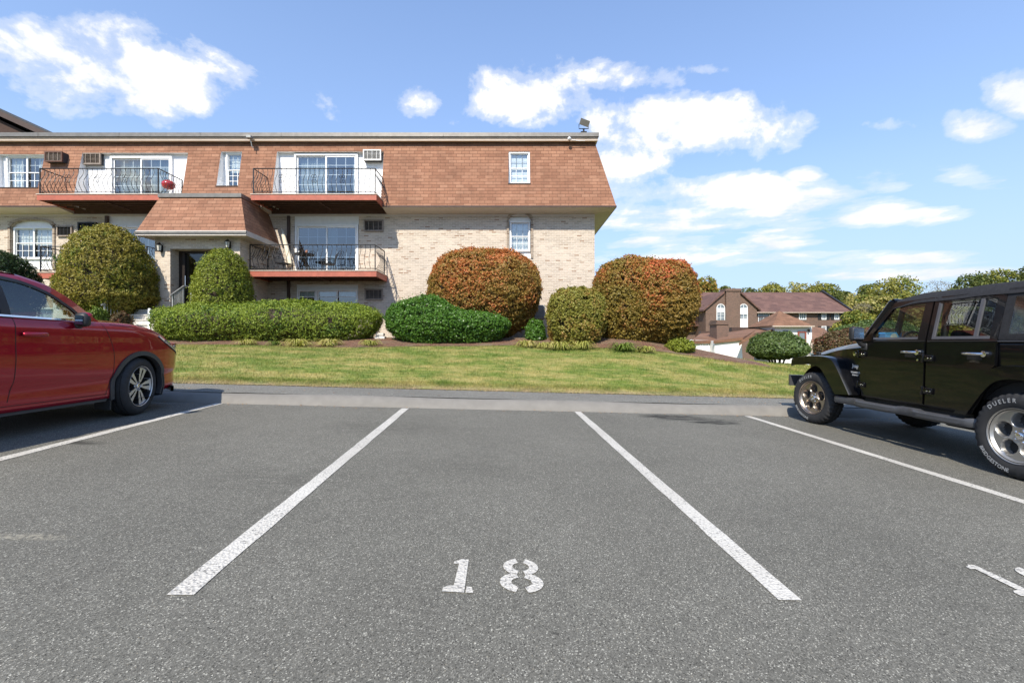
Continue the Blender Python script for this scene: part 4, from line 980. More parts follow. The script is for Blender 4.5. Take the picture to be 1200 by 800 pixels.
shrub('green_hedge', 'rounded green hedge above the red-brown one', 'hedge', 970, 1090, 377, 425, 33, 1.6, M['rhodo'], 26000, .13, .08, 2.6, wide=.5, seed=10, lump=.12, clump=.06, clumpk=7, group=None)
# arching clumps of yellowing daylily leaves along the bed
M['daylily'] = mat_leaf('daylily', (.42,.35,.12), (.62,.52,.24), (.34,.34,.08), scale=1.5)
def clump(px, Y, r, n, lab, green=False):
    x = X(px, Y); z = ground_at(x, Y); c = empty('daylily_clump', (x, Y, z), label=lab, cat='plant', group='daylily clumps along the bed'); mb = MB()
    for k in range(n):
        a = random.uniform(0, 6.28); L_ = r*random.uniform(.7, 1.5); h = r*random.uniform(.5, 1.35); s_ = Vector((-math.sin(a), math.cos(a), 0))*.014; vs_ = []
        b0 = Vector((random.gauss(0, r*.22), random.gauss(0, r*.16), 0))
        for i in range(6):
            t = i/5; w_ = 1-t**2*.9; p = b0+Vector((math.cos(a)*L_*t, math.sin(a)*L_*t, h*(1.9*t-1.75*t*t)-.02)); vs_ += [p-s_*w_, p+s_*w_]
        mb.add(vs_, [(2*i, 2*i+1, 2*i+3, 2*i+2) for i in range(5)])
    mb.build('leaves', M['lime' if green else 'daylily'], c, fixn=False)
for (px, Y, r, n, lab, g_) in [(290,13.3,.26,60,'sparse straw-coloured clump nearest the entrance end of the long hedge',0),(322,13.35,.2,50,'small green clump before the middle of the long hedge',1),(349,13.2,.32,120,'pale yellow clump before the middle of the long hedge',0),
        (385,13.2,.32,120,'pale yellow clump before the right half of the long hedge',0),(434,13.3,.26,70,'thin pale clump at the right end of the long hedge',0),(618,13.4,.30,90,'flat yellow-green clump under the rust-red bush',0),
        (655,13.1,.34,140,'tall yellow clump before the smaller pale bush',0),(682,13.2,.34,110,'arching yellow clump at the right foot of the smaller pale bush',0),(731,13.0,.34,120,'bright green clump before the joined pair of bushes',1),(756,13.0,.26,80,'low yellow clump under the reddest bush',0),
        (640,13.3,.26,80,'yellow clump between the rust-red bush and the smaller pale bush',0)]:
    clump(px, Y-.22, r*1.15, int(n*1.3), lab, g_)
# pale stone block, grey utility box
sb = MB(); sb.bbox(-.16,.16,-.12,.12,-.05,.10,.03); sb.bbox(-.13,.12,-.10,.10,.102,.2,.03)
o = sb.build('splash_block', M['concrete'], smooth=False); o.location = (X(446, 14.2), 14.2, ground_at(X(446, 14.2), 14.2)); tag(o, 'pale stone block between the long hedge and the bright green shrub', 'stone')
ub = empty('utility_box', (X(631, 16.9), 16.9, ground_at(X(631, 16.9), 16.9)), label='grey utility box on the wall behind the gap between the bushes', cat='utility box')
mb = MB(); mb.bbox(-.24,.24,-.16,.5,.78,1.28,.015); mb.build('cabinet', M['rail_grey'], ub); mb = MB(); mb.box(-.02,.02,-.03,.03,-.1,.78); mb.build('conduit', M['rail_grey'], ub)
mb = MB(); mb.box(-.2,.2,-.175,-.162,.83,1.23); mb.build('door', M['metal_grey'], ub)
# ================================================================ vehicles
def crom(xs_, ys_, x):
    """monotone-ish cubic through points, vectorised"""
    xs_ = np.asarray(xs_, float); ys_ = np.asarray(ys_, float); x = np.asarray(x, float)
    d = np.diff(ys_)/np.diff(xs_); m = np.zeros(len(xs_)); m[0] = d[0]; m[-1] = d[-1]
    for i in range(1, len(xs_)-1): m[i] = 0 if d[i-1]*d[i] <= 0 else 2*d[i-1]*d[i]/(d[i-1]+d[i])
    i = np.clip(np.searchsorted(xs_, x)-1, 0, len(xs_)-2); h = xs_[i+1]-xs_[i]; t = np.clip((x-xs_[i])/h, 0, 1)
    return (2*t**3-3*t**2+1)*ys_[i] + (t**3-2*t**2+t)*h*m[i] + (-2*t**3+3*t**2)*ys_[i+1] + (t**3-t**2)*h*m[i+1]
def resample(pl, n):
    pl = [Vector((p[0], p[1], 0)) for p in pl]; L = [0]
    for a, b in zip(pl, pl[1:]): L.append(L[-1]+(b-a).length)
    out = []
    for i in range(n):
        s = L[-1]*i/(n-1); k = max(j for j in range(len(L)-1) if L[j] <= s+1e-9); t = (s-L[k])/max(1e-9, L[k+1]-L[k]); p = pl[k].lerp(pl[k+1], min(1, t)); out.append((p.x, p.y))
    return out
def smoothpl(pl, it=2):
    for _ in range(it):
        q = [pl[0]]
        for a, b in zip(pl, pl[1:]): q += [(a[0]*.75+b[0]*.25, a[1]*.75+b[1]*.25), (a[0]*.25+b[0]*.75, a[1]*.25+b[1]*.75)]
        q.append(pl[-1]); pl = q
    return pl
def patch(mb, A, B, sx, side, off=.004, th=.02, n=24, m=4, mi=0, back=True):
    """band between polylines A and B in the (y, z) side view, laid on the surface x = side*sx(y, z)"""
    A = resample(A, n); B = resample(B, n); vs = []; fs = []
    for layer in ((0, 1) if back else (0,)):
        for j in range(m+1):
            for i in range(n):
                y = A[i][0]*(1-j/m)+B[i][0]*j/m; z = A[i][1]*(1-j/m)+B[i][1]*j/m; vs.append((side*(sx(y, z)+off-th*layer), y, z))
    for j in range(m):
        for i in range(n-1): a = j*n+i; fs.append((a, a+1, a+n+1, a+n))
    if back:
        o_ = (m+1)*n
        for i in range(n-1): fs += [(i, o_+i, o_+i+1, i+1), (m*n+i, m*n+i+1, o_+m*n+i+1, o_+m*n+i)]
        for j in range(m): fs += [(j*n, (j+1)*n, o_+(j+1)*n, o_+j*n), (j*n+n-1, o_+j*n+n-1, o_+(j+1)*n+n-1, (j+1)*n+n-1)]
    mb.add(vs, fs, mi); return mb
def seam(mb, pl, sx, side, w=.007, off=.0015, n=30, mi=0):
    pl = resample(pl, n); A = []; B = []
    for i, p in enumerate(pl):
        a = pl[max(0, i-1)]; b = pl[min(n-1, i+1)]; dy, dz = b[0]-a[0], b[1]-a[1]; L = math.hypot(dy, dz) or 1
        A.append((p[0]-dz/L*w/2, p[1]+dy/L*w/2)); B.append((p[0]+dz/L*w/2, p[1]-dy/L*w/2))
    return patch(mb, A, B, sx, side, off, .004, n, 1, mi, False)
def text_mesh(body, size, extrude=.0, bold=0.):
    cu = bpy.data.curves.new('lettering', 'FONT'); cu.body = body; cu.size = size; cu.extrude = extrude; cu.align_x = 'CENTER'; cu.offset = bold; cu.resolution_u = 3
    o_ = bpy.data.objects.new('lettering', cu); col.objects.link(o_); dg = bpy.context.evaluated_depsgraph_get(); me = bpy.data.meshes.new_from_object(o_.evaluated_get(dg))
    V = [tuple(v.co) for v in me.vertices]; Fc = [tuple(p.vertices) for p in me.polygons]; bpy.data.objects.remove(o_); bpy.data.curves.remove(cu); bpy.data.meshes.remove(me); return V, Fc
def car_paint(name, c, flake=.0, metal=.3, coat=.8):
    m = NT(name); p = m.pos(obj=True)
    m.set('Base Color', m.mix(m.ramp(m.noise(p, 900, 1), [(.4, 0.), (.7, 1.)]), c, tuple(min(1, x*1.6+flake) for x in c)))
    m.set('Metallic', metal); m.set('Roughness', .30); m.set('Coat Weight', coat); m.set('Coat Roughness', .015); m.set('Specular IOR Level', .25)
    # faint dust low on the body
    return m.mat
M['red_paint'] = car_paint('red_car_paint', (.27,.004,.016), .0, .5, 1.)
M['black_paint'] = car_paint('black_car_paint', (.002,.002,.0025), .0, .0, .5)
M['cladding'] = plain('grey_plastic_cladding', (.045,.045,.048), .5)
M['mirror'] = plain('mirror_silver', (.3,.33,.36), .08, 1., var=.02)
M['step_plastic'] = plain('textured_black_step', (.06,.062,.068), .42, bump=.2)
M['trim_grey'] = plain('grey_window_trim', (.085,.085,.092), .4)
M['car_glass'] = mat_glass('tinted_car_glass', (.62,.69,.66), .05)
M['car_glass_dark'] = mat_glass('privacy_glass', (.16,.17,.17), .05)
M['car_interior'] = plain('dark_cabin_trim', (.022,.021,.021), .8)
M['seat_cloth'] = plain('grey_seat_cloth', (.06,.058,.055), .9)
M['alloy_silver'] = plain('silver_alloy', (.62,.61,.60), .42, .75, var=.06)
M['alloy_bronze'] = plain('grey_bronze_alloy', (.40,.345,.295), .35, 1., var=.08)
M['alloy_grey'] = plain('satin_grey_alloy', (.42,.41,.39), .42, .9, var=.08)
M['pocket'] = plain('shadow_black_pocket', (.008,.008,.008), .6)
M['soft_top'] = plain('black_canvas_top', (.014,.014,.016), .85, var=.3, scale=25, bump=.25)
M['letter_white'] = plain('raised_white_lettering', (.40,.40,.39), .7, var=.15, scale=40)
M['lamp_clear'] = plain('clear_lamp', (.45,.45,.46), .08, .6, coat=1)
M['lamp_red'] = plain('red_lamp', (.35,.01,.01), .15, coat=1); M['lamp_amber'] = plain('amber_lamp', (.55,.16,.02), .2, coat=1)
M['vinyl_window'] = mat_glass('clear_vinyl', (.30,.33,.36), .12, .06)

def wheel(parent, x, y, z, side, Rt, wt, Rr, fn, rim_mat, steer=0., tread=False, words=None, nut=5, label=None):
    """side +1: outer face towards +x. wt width, Rr rim radius, fn(r, a) -> (depth, dark)"""
    root = bpy.data.objects.new('wheel', None); col.objects.link(root); root.parent = parent; root.location = (x, y, z); root.rotation_euler = (0, 0, steer); root.empty_display_size = .2
    if label: root['label'] = label
    n = 144; h = wt/2; prof = [(-h*.80, Rr-.01), (-h*.97, Rr+.03), (-h, Rr+(Rt-Rr)*.5), (-h*.93, Rt-.035), (-h*.80, Rt-.012), (-h*.6, Rt-.002), (-h*.58, Rt-.011), (-h*.52, Rt-.011), (-h*.5, Rt), (-.02, Rt), (-.018, Rt-.01), (.018, Rt-.01), (.02, Rt), (h*.5, Rt), (h*.52, Rt-.011), (h*.58, Rt-.011), (h*.6, Rt-.002), (h*.80, Rt-.012), (h*.93, Rt-.035), (h, Rr+(Rt-Rr)*.5), (h*.97, Rr+.03), (h*.88, Rr+.004), (h*.80, Rr-.012)]
    mb = MB(); mb.lathe(prof, (0,0,0), 'x', n)
    if tread:
        for pi, (a, r) in enumerate(prof):
            if r > Rt-.04:
                for j in range(n):
                    if (j//2+(1 if a > 0 else 0)) % 2 == 0:
                        i = pi*n+j; v = mb.v[i]; k = (r-.010)/r; mb.v[i] = (v[0], v[1]*k, v[2]*k)
    mb.build('tyre', M['rubber'], root, smooth=True, angle=40)
    rb = MB(); na, nr2 = 160, 34; r0 = .0; vs = []; fs = []; ms = []; dk = []
    for i in range(nr2+1):
        r = Rr*.985*i/nr2
        for j in range(na):
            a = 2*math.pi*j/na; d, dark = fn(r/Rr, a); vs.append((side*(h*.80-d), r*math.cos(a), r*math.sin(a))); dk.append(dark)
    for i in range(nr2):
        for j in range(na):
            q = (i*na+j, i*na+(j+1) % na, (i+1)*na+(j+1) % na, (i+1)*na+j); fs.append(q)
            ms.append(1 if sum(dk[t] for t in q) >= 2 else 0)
    b = len(rb.v); rb.v += vs; rb.f += fs; rb.m += ms
    rb.lathe([(side*h*.78, Rr*.98), (side*h*.90, Rr*.995), (side*h*.93, Rr*1.02), (side*h*.84, Rr*1.03)], (0,0,0), 'x', 96)
    rb.lathe([(side*h*.78, Rr*.98), (-side*h*.8, Rr*.96)], (0,0,0), 'x', 64, 1)
    for k in range(nut): a = 2*math.pi*(k+.5)/nut; rb.lathe([(side*(h*.80-.075), .0135), (side*(h*.80-.035), .0135), (side*(h*.80-.03), .008), (side*(h*.80-.03), 0)], (0, .057*math.cos(a), .057*math.sin(a)), 'x', 6, 2)
    rb.lathe([(side*(h*.80-.05), .036), (side*(h*.80-.022), .034), (side*(h*.80-.016), .025), (side*(h*.80-.016), 0)], (0,0,0), 'x', 24, 2)
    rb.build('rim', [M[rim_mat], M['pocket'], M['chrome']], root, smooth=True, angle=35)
    if words:
        for body, a0, flip, size in words:
            lb = MB(); V, Fc = text_mesh(body, size, 0., .0008); rr = Rr+(Rt-Rr)*.52; ref = rr if not flip else rr+size*.35; out = []
            for (tx, ty, tz) in V:
                ang = R(a0) - tx/rr if not flip else R(a0)+tx/rr
                rad = rr-size*.36+ty if not flip else rr+size*.36-ty
                # ang measured in the viewer's plane: u to viewer's right, v up
                u, v = rad*math.cos(ang), rad*math.sin(ang); t_ = (rad-Rr)/(Rt-Rr)
                bulge = h*(.975+.03*math.sin(math.pi*min(1, max(0, t_))))+.0035
                out.append((side*bulge, side*u, v))      # left side (side -1): viewer's right is -y
            lb.add(out, Fc); lb.build('tyre_lettering', M['letter_white'], root, fixn=False)
    return root

# ---------------------------------------------------------------- red SUV
suv = empty('suv', (-5.925, 4.665, SL*5.925), (0, .032, R(.6)), 'dark red family suv parked nose-in at the left, front wheels turned', 'car')
wy = ([-2.56,-2.50,-2.40,-2.2,-1.4,0,1.0,1.5,1.85,2.08,2.23,2.34,2.41,2.44], [.50,.72,.84,.925,.960,.965,.958,.955,.935,.885,.80,.68,.50,.34])
belt = ([-2.56,-2.4,-2.2,-1,0,.8,1.22,1.62,1.84,2.07,2.20,2.33,2.44], [1.02,1.16,1.24,1.24,1.21,1.20,1.195,1.145,1.085,.985,.915,.80,.66])
cent = ([-2.56,-2.4,-2.2,-1,0,.8,1.22,1.62,1.84,2.07,2.20,2.33,2.44], [1.04,1.18,1.26,1.26,1.23,1.235,1.255,1.215,1.16,1.07,1.00,.87,.69])
zbot = ([-2.56,-2.3,-1.9,0,1.8,2.1,2.3,2.44], [.50,.38,.28,.25,.26,.28,.30,.36])
def suv_section(y):
    w = float(crom(*wy, y)); b = float(crom(*belt, y)); c = float(crom(*cent, y)); z0 = float(crom(*zbot, y)); f = max(0., (y-1.4)/1.04)
    return [(0, z0), (w*.80, z0), (w-.045, z0+.02), (w-.022, z0+.10), (w-.028, z0+.24), (w-.004, .60), (w, .80), (w-.008, .95), (w-.012-.02*f, b-.10), (w-.035-.03*f, b-.025), (w-.07-.05*f, b+.012), (w*.80, b+(c-b)*.45), (w*.62, b+(c-b)*.8), (w*.3, c-.005), (0, c)]
rows_u = np.linspace(0, 14, 14*4+1)
def suv_dense(y): s = np.array(suv_section(y)); k = np.arange(15); return np.stack([crom(k, s[:,0], rows_u), crom(k, s[:,1], rows_u)], -1)
_sc = {}
def suv_x(y, z):
    key = round(y, 3)
    if key not in _sc: d = suv_dense(key); _sc[key] = d[8:44]
    d = _sc[key]; return float(np.interp(z, d[:,1], d[:,0])) if z < d[-1,1] else float(d[-1,0])
def suv_gx(y, z):   # greenhouse side
    x = float(np.interp(z, [1.15,1.22,1.35,1.5,1.6,1.66,1.70], [.918,.912,.885,.835,.785,.73,.66]))
    return x - .17*float(smooth((y-.25)/.95)) - .10*float(smooth((-y-1.7)/.8))
ysL = np.concatenate([np.arange(-2.56, 2.0, .03), np.arange(2.0, 2.4401, .02)]); D = np.array([suv_dense(y) for y in ysL]); NR = D.shape[1]
axles = (1.425, -1.425); RA = .43
def half_body(sgn):
    vs = np.stack([sgn*D[:,:,0], np.repeat(ysL[:,None], NR, 1), D[:,:,1]], -1).reshape(-1, 3).copy(); fs = []
    for a in axles:
        dy, dz = vs[:,1]-a, vs[:,2]-.39; dd = np.hypot(dy, dz); m_ = (np.abs(dd-RA) < .021) & (np.abs(vs[:,0]) > .55) & (vs[:,2] < 1.0)
        vs[m_,1] = a+dy[m_]/dd[m_]*RA; vs[m_,2] = .39+dz[m_]/dd[m_]*RA
    for i in range(len(ysL)-1):
        for j in range(NR-1):
            q = (i*NR+j, (i+1)*NR+j, (i+1)*NR+j+1, i*NR+j+1); c = vs[list(q)].mean(0)
            if any(math.hypot(c[1]-a, c[2]-.39) < RA-.004 for a in axles) and abs(c[0]) > .5: continue
            if -2.25 < c[1] < .98 and j >= 44 and abs(c[0]) < .80: continue     # cabin opening
            fs.append(q if sgn > 0 else q[::-1])
    return vs, fs
mb = MB()
for s in (1, -1): v, f = half_body(s); mb.add(v, f)
for yi in (0, len(ysL)-1):
    ring = [(D[yi,j,0], ysL[yi], D[yi,j,1]) for j in range(NR)] + [(-D[yi,j,0], ysL[yi], D[yi,j,1]) for j in range(NR-2, 0, -1)]; mb.add(ring, [tuple(range(len(ring)))])
bodyo = mb.build('body', M['red_paint'], suv, smooth=True, angle=50)
bm = bmesh.new(); bm.from_mesh(bodyo.data); bmesh.ops.remove_doubles(bm, verts=bm.verts[:], dist=.0008); bm.to_mesh(bodyo.data); bm.free()
# roof and pillars
aline = [(1.06,1.215),(.84,1.345),(.61,1.482),(.33,1.60),(.04,1.672)]; wtop = [(.78,1.215),(.66,1.33),(.33,1.487),(.04,1.588),(-.2,1.618)]
rf = MB(); ny, nx = 40, 16; vs = []; fs = []
for i in range(ny+1):
    y = .05-(2.30)*i/ny; ze = float(np.interp(-y, [-.05,.5,1.2,2.0,2.25], [1.672,1.685,1.675,1.63,1.60])); xe = suv_gx(y, 1.66)
    for j in range(nx+1): u = -1+2*j/nx; vs.append((u*xe, y, ze+.065*(1-abs(u)**2.6)*(1 if i else .75)))
for i in range(ny):
    for j in range(nx): a = i*(nx+1)+j; fs.append((a, a+1, a+nx+2, a+nx+1))
rf.add(vs, fs); rf.build('roof', M['red_paint'], suv, smooth=True, fixn=False)
topw = [(.04,1.588),(-.3,1.622),(-.9,1.622),(-1.5,1.59),(-1.95,1.53)]; rtop = [(.05,1.675),(-.4,1.688),(-1.2,1.678),(-1.9,1.642),(-2.25,1.60)]
for s in (1, -1):
    p = MB(); patch(p, smoothpl(aline), smoothpl([(.80,1.215),(.66,1.335),(.33,1.50),(.04,1.602)]), suv_gx, s, .006, .05, 26, 3)
    patch(p, smoothpl([(.05,1.60),(-.3,1.634),(-.9,1.634),(-1.5,1.60),(-2.05,1.53)]), smoothpl(rtop), suv_gx, s, .006, .05, 40, 3)
    patch(p, [(-2.0,1.54),(-2.28,1.20)], [(-2.26,1.60),(-2.50,1.20)], suv_gx, s, .006, .05, 10, 4); p.build('pillar', M['red_paint'], suv, smooth=True, angle=60)
    t = MB(); seam(t, smoothpl([(.79,1.215),(.65,1.335),(.33,1.495),(.04,1.596),(-.3,1.628),(-.9,1.628),(-1.5,1.595),(-2.03,1.53)]), suv_gx, s, .034, .012, 60)
    for y0, w_ in ((-.16, .085), (-1.12, .07)): patch(t, [(y0, 1.215), (y0-.03, 1.62)], [(y0-w_, 1.215), (y0-w_-.03, 1.62)], suv_gx, s, .007, .03, 8, 2)
    t.build('window_trim', M['plastic_black'], suv, smooth=True, angle=60)
    c_ = MB(); patch(c_, [(.78,1.208),(0,1.222),(-1.2,1.245),(-2.2,1.25)], [(.78,1.226),(0,1.240),(-1.2,1.263),(-2.2,1.268)], lambda y, z: suv_gx(y, z)+.003, s, .012, .02, 30, 1); c_.build('belt_moulding', M['chrome'], suv)
    g1 = MB(); patch(g1, [(.77,1.22),(-.16,1.23)], smoothpl([(.77,1.225),(.65,1.335),(.33,1.49),(.04,1.592),(-.19,1.62)]), suv_gx, s, .001, 0, 26, 8, 0, False); g1.build('side_window', M['car_glass'], suv, smooth=True, fixn=False)
    g1 = MB(); patch(g1, [(-.24,1.235),(-1.12,1.25)], [(-.27,1.622),(-1.15,1.61)], suv_gx, s, .001, 0, 20, 8, 0, False); g1.build('side_window', M['car_glass_dark'], suv, smooth=True, fixn=False)
    g1 = MB(); patch(g1, [(-1.19,1.25),(-2.22,1.25)], [(-1.22,1.605),(-1.98,1.54)], suv_gx, s, .001, 0, 20, 8, 0, False); g1.build('side_window', M['car_glass_dark'], suv, smooth=True, fixn=False)
    # seams
    d = MB(); fd = smoothpl([(.84,1.20),(.90,1.08),(.985,.90),(.995,.62),(.95,.42),(.90,.33)]); seam(d, fd, suv_x, s); seam(d, smoothpl([(-.155,1.215),(-.15,.7),(-.17,.5),(-.20,.38)]), suv_x, s); seam(d, smoothpl([(-1.15,1.22),(-1.12,.95),(-.98,.6),(-.90,.38)]), suv_x, s)
    seam(d, [(.93,.335),(-.9,.345)], suv_x, s, .006); seam(d, smoothpl([(.95,1.19),(1.3,1.165),(1.62,1.115),(1.80,1.06)]), suv_x, s, .006); d.build('door_seam', M['pocket'], suv, fixn=False)
    # wheel arch cladding, sill
    for a in axles:
        q = MB(); inner = [(a+.405*math.cos(R(t)), .39+.405*math.sin(R(t))) for t in range(-22, 203, 5)]; outer = [(a+.462*math.cos(R(t)), .39+.462*math.sin(R(t))) for t in range(-22, 203, 5)]
        patch(q, inner, outer, lambda y, z: max(suv_x(max(-2.5, min(2.4, y)), max(z, .3)), .90 if abs(y) < 2.0 else 0), s, .014, .07, 46, 2); q.build('wheel_arch_trim', M['cladding'], suv, smooth=True, angle=50)
        l_ = MB(); l_.lathe([(s*.50, RA+.004), (s*.93, RA+.004)], (0, a, .39), 'x', 48); l_.lathe([(s*.50, RA+.004), (s*.50, 0)], (0, a, .39), 'x', 48)
        l_.v = [(v[0], v[1], max(v[2], .22)) for v in l_.v]; l_.build('wheel_well', M['plastic_black'], suv, fixn=False)
    sl_ = MB(); patch(sl_, [(.93,.245),(-.95,.245)], [(.95,.275),(-.97,.275)], suv_x, s, .010, .04, 20, 2); sl_.build('sill_trim', M['cladding'], suv)
    h_ = MB(); zc_ = 1.055
    for k, y0 in ((0, .14), (1, -.86)):
        p_ = []
        for i in range(13): t = i/12; y = y0-.24*t; p_.append((s*(suv_x(y, zc_)+.012+.03*math.sin(math.pi*t)**.5), y, zc_))
        h_ = MB(); h_.tube(p_, .023, 8); h_.build('door_handle', M['red_paint'], suv, smooth=True)
    # mirror
    mr = MB(); mr.bbox(s*.93, s*1.07, .46, .56, 1.15, 1.31, .04); mr.bbox(s*.86, s*.97, .48, .56, 1.13, 1.2, .02); mo = mr.build('side_mirror', M['plastic_black'], suv, smooth=True, angle=60)
    mc = MB(); mc.bbox(s*.945, s*1.075, .49, .572, 1.24, 1.316, .035); mc.build('mirror_cap', M['red_paint'], mo, smooth=True, angle=60)
    mg = MB(); mg.quad((s*.96,.457,1.18),(s*1.045,.457,1.18),(s*1.045,.457,1.28),(s*.96,.457,1.28)); mg.build('mirror_glass', M['mirror'], mo)
    # lamps
    hl_ = MB(); patch(hl_, smoothpl([(1.76,1.06),(2.05,.965),(2.31,.83)]), smoothpl([(1.76,1.045),(2.02,.875),(2.33,.755)]), suv_x, s, .004, .02, 20, 5); hl_.build('headlight', M['lamp_clear'], suv, smooth=True)
    hk = MB(); seam(hk, smoothpl([(1.74,1.05),(1.90,.94),(2.03,.865),(2.33,.745)]), suv_x, s, .016, .006); hk.build('headlight_surround', M['pocket'], suv, fixn=False)
    tl = MB(); patch(tl, [(-2.05,1.15),(-2.46,1.06)], [(-2.10,1.02),(-2.47,.93)], suv_x, s, .004, .02, 14, 4); tl.build('tail_light', M['lamp_red'], suv, smooth=True)
# windshield and rear window
def crosspatch(pl, sxf, nm, par, mat, bow=.07, n=16):
    g = MB(); vs = []; fs = []; pl = resample(smoothpl(pl), 18)
    for (y, z) in pl:
        xe = sxf(y, z)-.01
        for j in range(n+1): u = -1+2*j/n; vs.append((u*xe, y+bow*(1-u*u), z+.012*(1-u*u)))
    for i in range(len(pl)-1):
        for j in range(n): a = i*(n+1)+j; fs.append((a, a+1, a+n+2, a+n+1))
    g.add(vs, fs); return g.build(nm, M[mat], par, smooth=True, fixn=False)
crosspatch([(1.05,1.22),(.84,1.348),(.61,1.485),(.33,1.603),(.06,1.68)], suv_gx, 'windshield', suv, 'car_glass', .10)
crosspatch([(-2.25,1.60),(-2.49,1.22)], suv_gx, 'rear_window', suv, 'car_glass_dark', -.05)
lip = MB()
vs = []; fs = []
for i in range(31):
    u = -1+2*i/30; y = 2.46-.42*abs(u)**2.6; x = u*.93
    vs += [(x, y-.05, .25), (x, y, .25), (x, y+.005, .32), (x, y-.05, .33)]
for i in range(30): a = i*4; fs += [(a+k, a+4+k, a+4+(k+1) % 4, a+(k+1) % 4) for k in range(4)]
lip.add(vs, fs); lip.build('bumper_lip', M['cladding'], suv, smooth=True, angle=40)
gr_ = MB(); vs = []; fs = []
for i in range(21):
    u = -1+2*i/20; x = u*.55; y = 2.455-.10*abs(u)**2
    vs += [(x, y, .42), (x, y+.015, .70)]
gr_.add(vs, [(2*i, 2*i+2, 2*i+3, 2*i+1) for i in range(20)]); gr_.build('grille', M['plastic_black'], suv)
# cabin
ci = MB(); ci.box(-.80, .80, -2.25, .98, .60, .62); ci.box(-.82, -.80, -2.25, .98, .6, 1.2); ci.box(.80, .82, -2.25, .98, .6, 1.2); ci.bbox(-.80, .80, .55, .98, .8, 1.20, .06)
ci.build('cabin_tub', M['car_interior'], suv)
def seat(par, x, y, z, w=.5, hh=.62, mat='seat_cloth'):
    m_ = MB(); m_.bbox(x-w/2, x+w/2, y-.25, y+.27, z-.12, z+.06, .05); i0 = len(m_.v); m_.bbox(x-w/2+.02, x+w/2-.02, -.07, .06, 0, hh, .05)
    m_.bbox(x-.13, x+.13, -.06, .05, hh+.04, hh+.23, .04); m_.xf(Matrix.Translation((0, y-.25, z)) @ Matrix.Rotation(R(14), 4, 'X'), i0); return m_.build('car_seat', M[mat], par, smooth=True, angle=50)
for x_, y_ in ((-.38, .0), (.38, .0), (-.42, -.95), (.42, -.95)): seat(suv, x_, y_, .72, hh=.56)
def steering(par, x, y, z, r=.185):
    m_ = MB(); pts = [Vector((r*math.cos(a*.2618), 0, r*math.sin(a*.2618))) for a in range(25)]; m_.tube(pts, .016, 8, cap=False); m_.bbox(-.06,.06,-.03,.02,-.05,.05,.02); m_.tube([(-r,0,0),(r,0,0)], .015, 6); m_.tube([(0,0,0),(0,0,-r)], .015, 6); m_.tube([(0,0,0),(0,.35,-.0)], .03, 8)
    o_ = m_.build('steering_wheel', M['plastic_black'], par, smooth=True, angle=50); o_.location = (x, y, z); o_.rotation_euler = (R(-24), 0, 0)
steering(suv, -.38, .42, 1.14)
def suv_rim(rn, a):
    k = 5; seg = (a/(2*math.pi)*k) % 1; c = abs(seg-.5)*2        # 1 at spoke centre, 0 between
    if rn < .23: return .030+.02*(rn/.23), False
    if rn > .93: return .0+.02*(rn < .95), False
    # double spokes: split by a thin groove, tapering windows between them
    ww = .46-.10*(rn-.23)/.7; groove = c > .92 and rn > .33 
    if c > 1-ww-.16:
        return (.085, True) if (groove and rn < .86) else (.018-.01*rn, False)
    return .10, True
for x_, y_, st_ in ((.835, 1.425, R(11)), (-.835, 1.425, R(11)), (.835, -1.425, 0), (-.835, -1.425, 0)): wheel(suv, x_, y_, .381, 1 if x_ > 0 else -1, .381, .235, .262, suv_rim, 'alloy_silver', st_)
ub_ = MB(); ub_.box(-.6, .6, -2.2, 2.1, .26, .34); ub_.build('underbody', M['plastic_black'], suv)
mf = MB(); mf.box(.74, .93, .98, 1.0, .13, .38); mf.build('mud_flap', M['plastic_black'], suv); mf = MB(); mf.box(-.93, -.74, .98, 1.0, .13, .38); mf.build('mud_flap', M['plastic_black'], suv)

for ch_ in suv.children:          # front overhang
    if ch_.type == 'MESH' and ch_.name.split('.')[0] != 'wheel_well':
        for v in ch_.data.vertices:
            if v.co.y > 1.88: v.co.y += (v.co.y-1.88)*.10
    if ch_.type == 'MESH' and ch_.name.split('.')[0] in ('pillar', 'window_trim', 'side_window', 'windshield', 'belt_moulding', 'roof'):
        for v in ch_.data.vertices: v.co.y -= .07*max(0., min(1., v.co.y/.5))
# ---------------------------------------------------------------- black off-roader
jp = empty('off_road_car', (5.62, 5.715, -SL*5.62), (0, .032, R(-.3)), 'black four-door off-road car with black soft top, parked nose-in at the right', 'car')
BX = .79
def jside(y, z):
    if z > 1.29: return .805-.19*(z-1.29)
    return BX+.012*math.sin(max(0, min(1, (z-.5)/.8))*math.pi)
prof = [(.62,.52),(-.92,.52),(-1.08,.82),(-1.22,.95),(-1.70,.95),(-1.86,.82),(-1.98,.56),(-2.18,.56),(-2.20,1.285),(.62,1.285)]
mb = MB(); bm = bmesh.new()
vsx = []
for x in np.linspace(-1, 1, 2): vsx.append([bm.verts.new((x*BX, p[0], p[1])) for p in prof])
bm.faces.new(vsx[0]); bm.faces.new(vsx[1][::-1])
for i in range(len(prof)): j = (i+1) % len(prof); bm.faces.new((vsx[0][i], vsx[1][i], vsx[1][j], vsx[0][j]))
topf = [f for f in bm.faces if all(v.co.z > 1.28 for v in f.verts)]; bmesh.ops.recalc_face_normals(bm, faces=bm.faces[:])
bmesh.ops.bevel(bm, geom=[e for e in bm.edges if abs(e.verts[0].co.x-e.verts[1].co.x) < .01], offset=.025, segments=3, affect='EDGES', profile=.5)
bmesh.ops.delete(bm, geom=[f for f in bm.faces if f.calc_center_median().z > 1.28 and f.calc_area() > .5], context='FACES')
mb.bm(bm); mb.build('body', M['black_paint'], jp, smooth=True, angle=40)
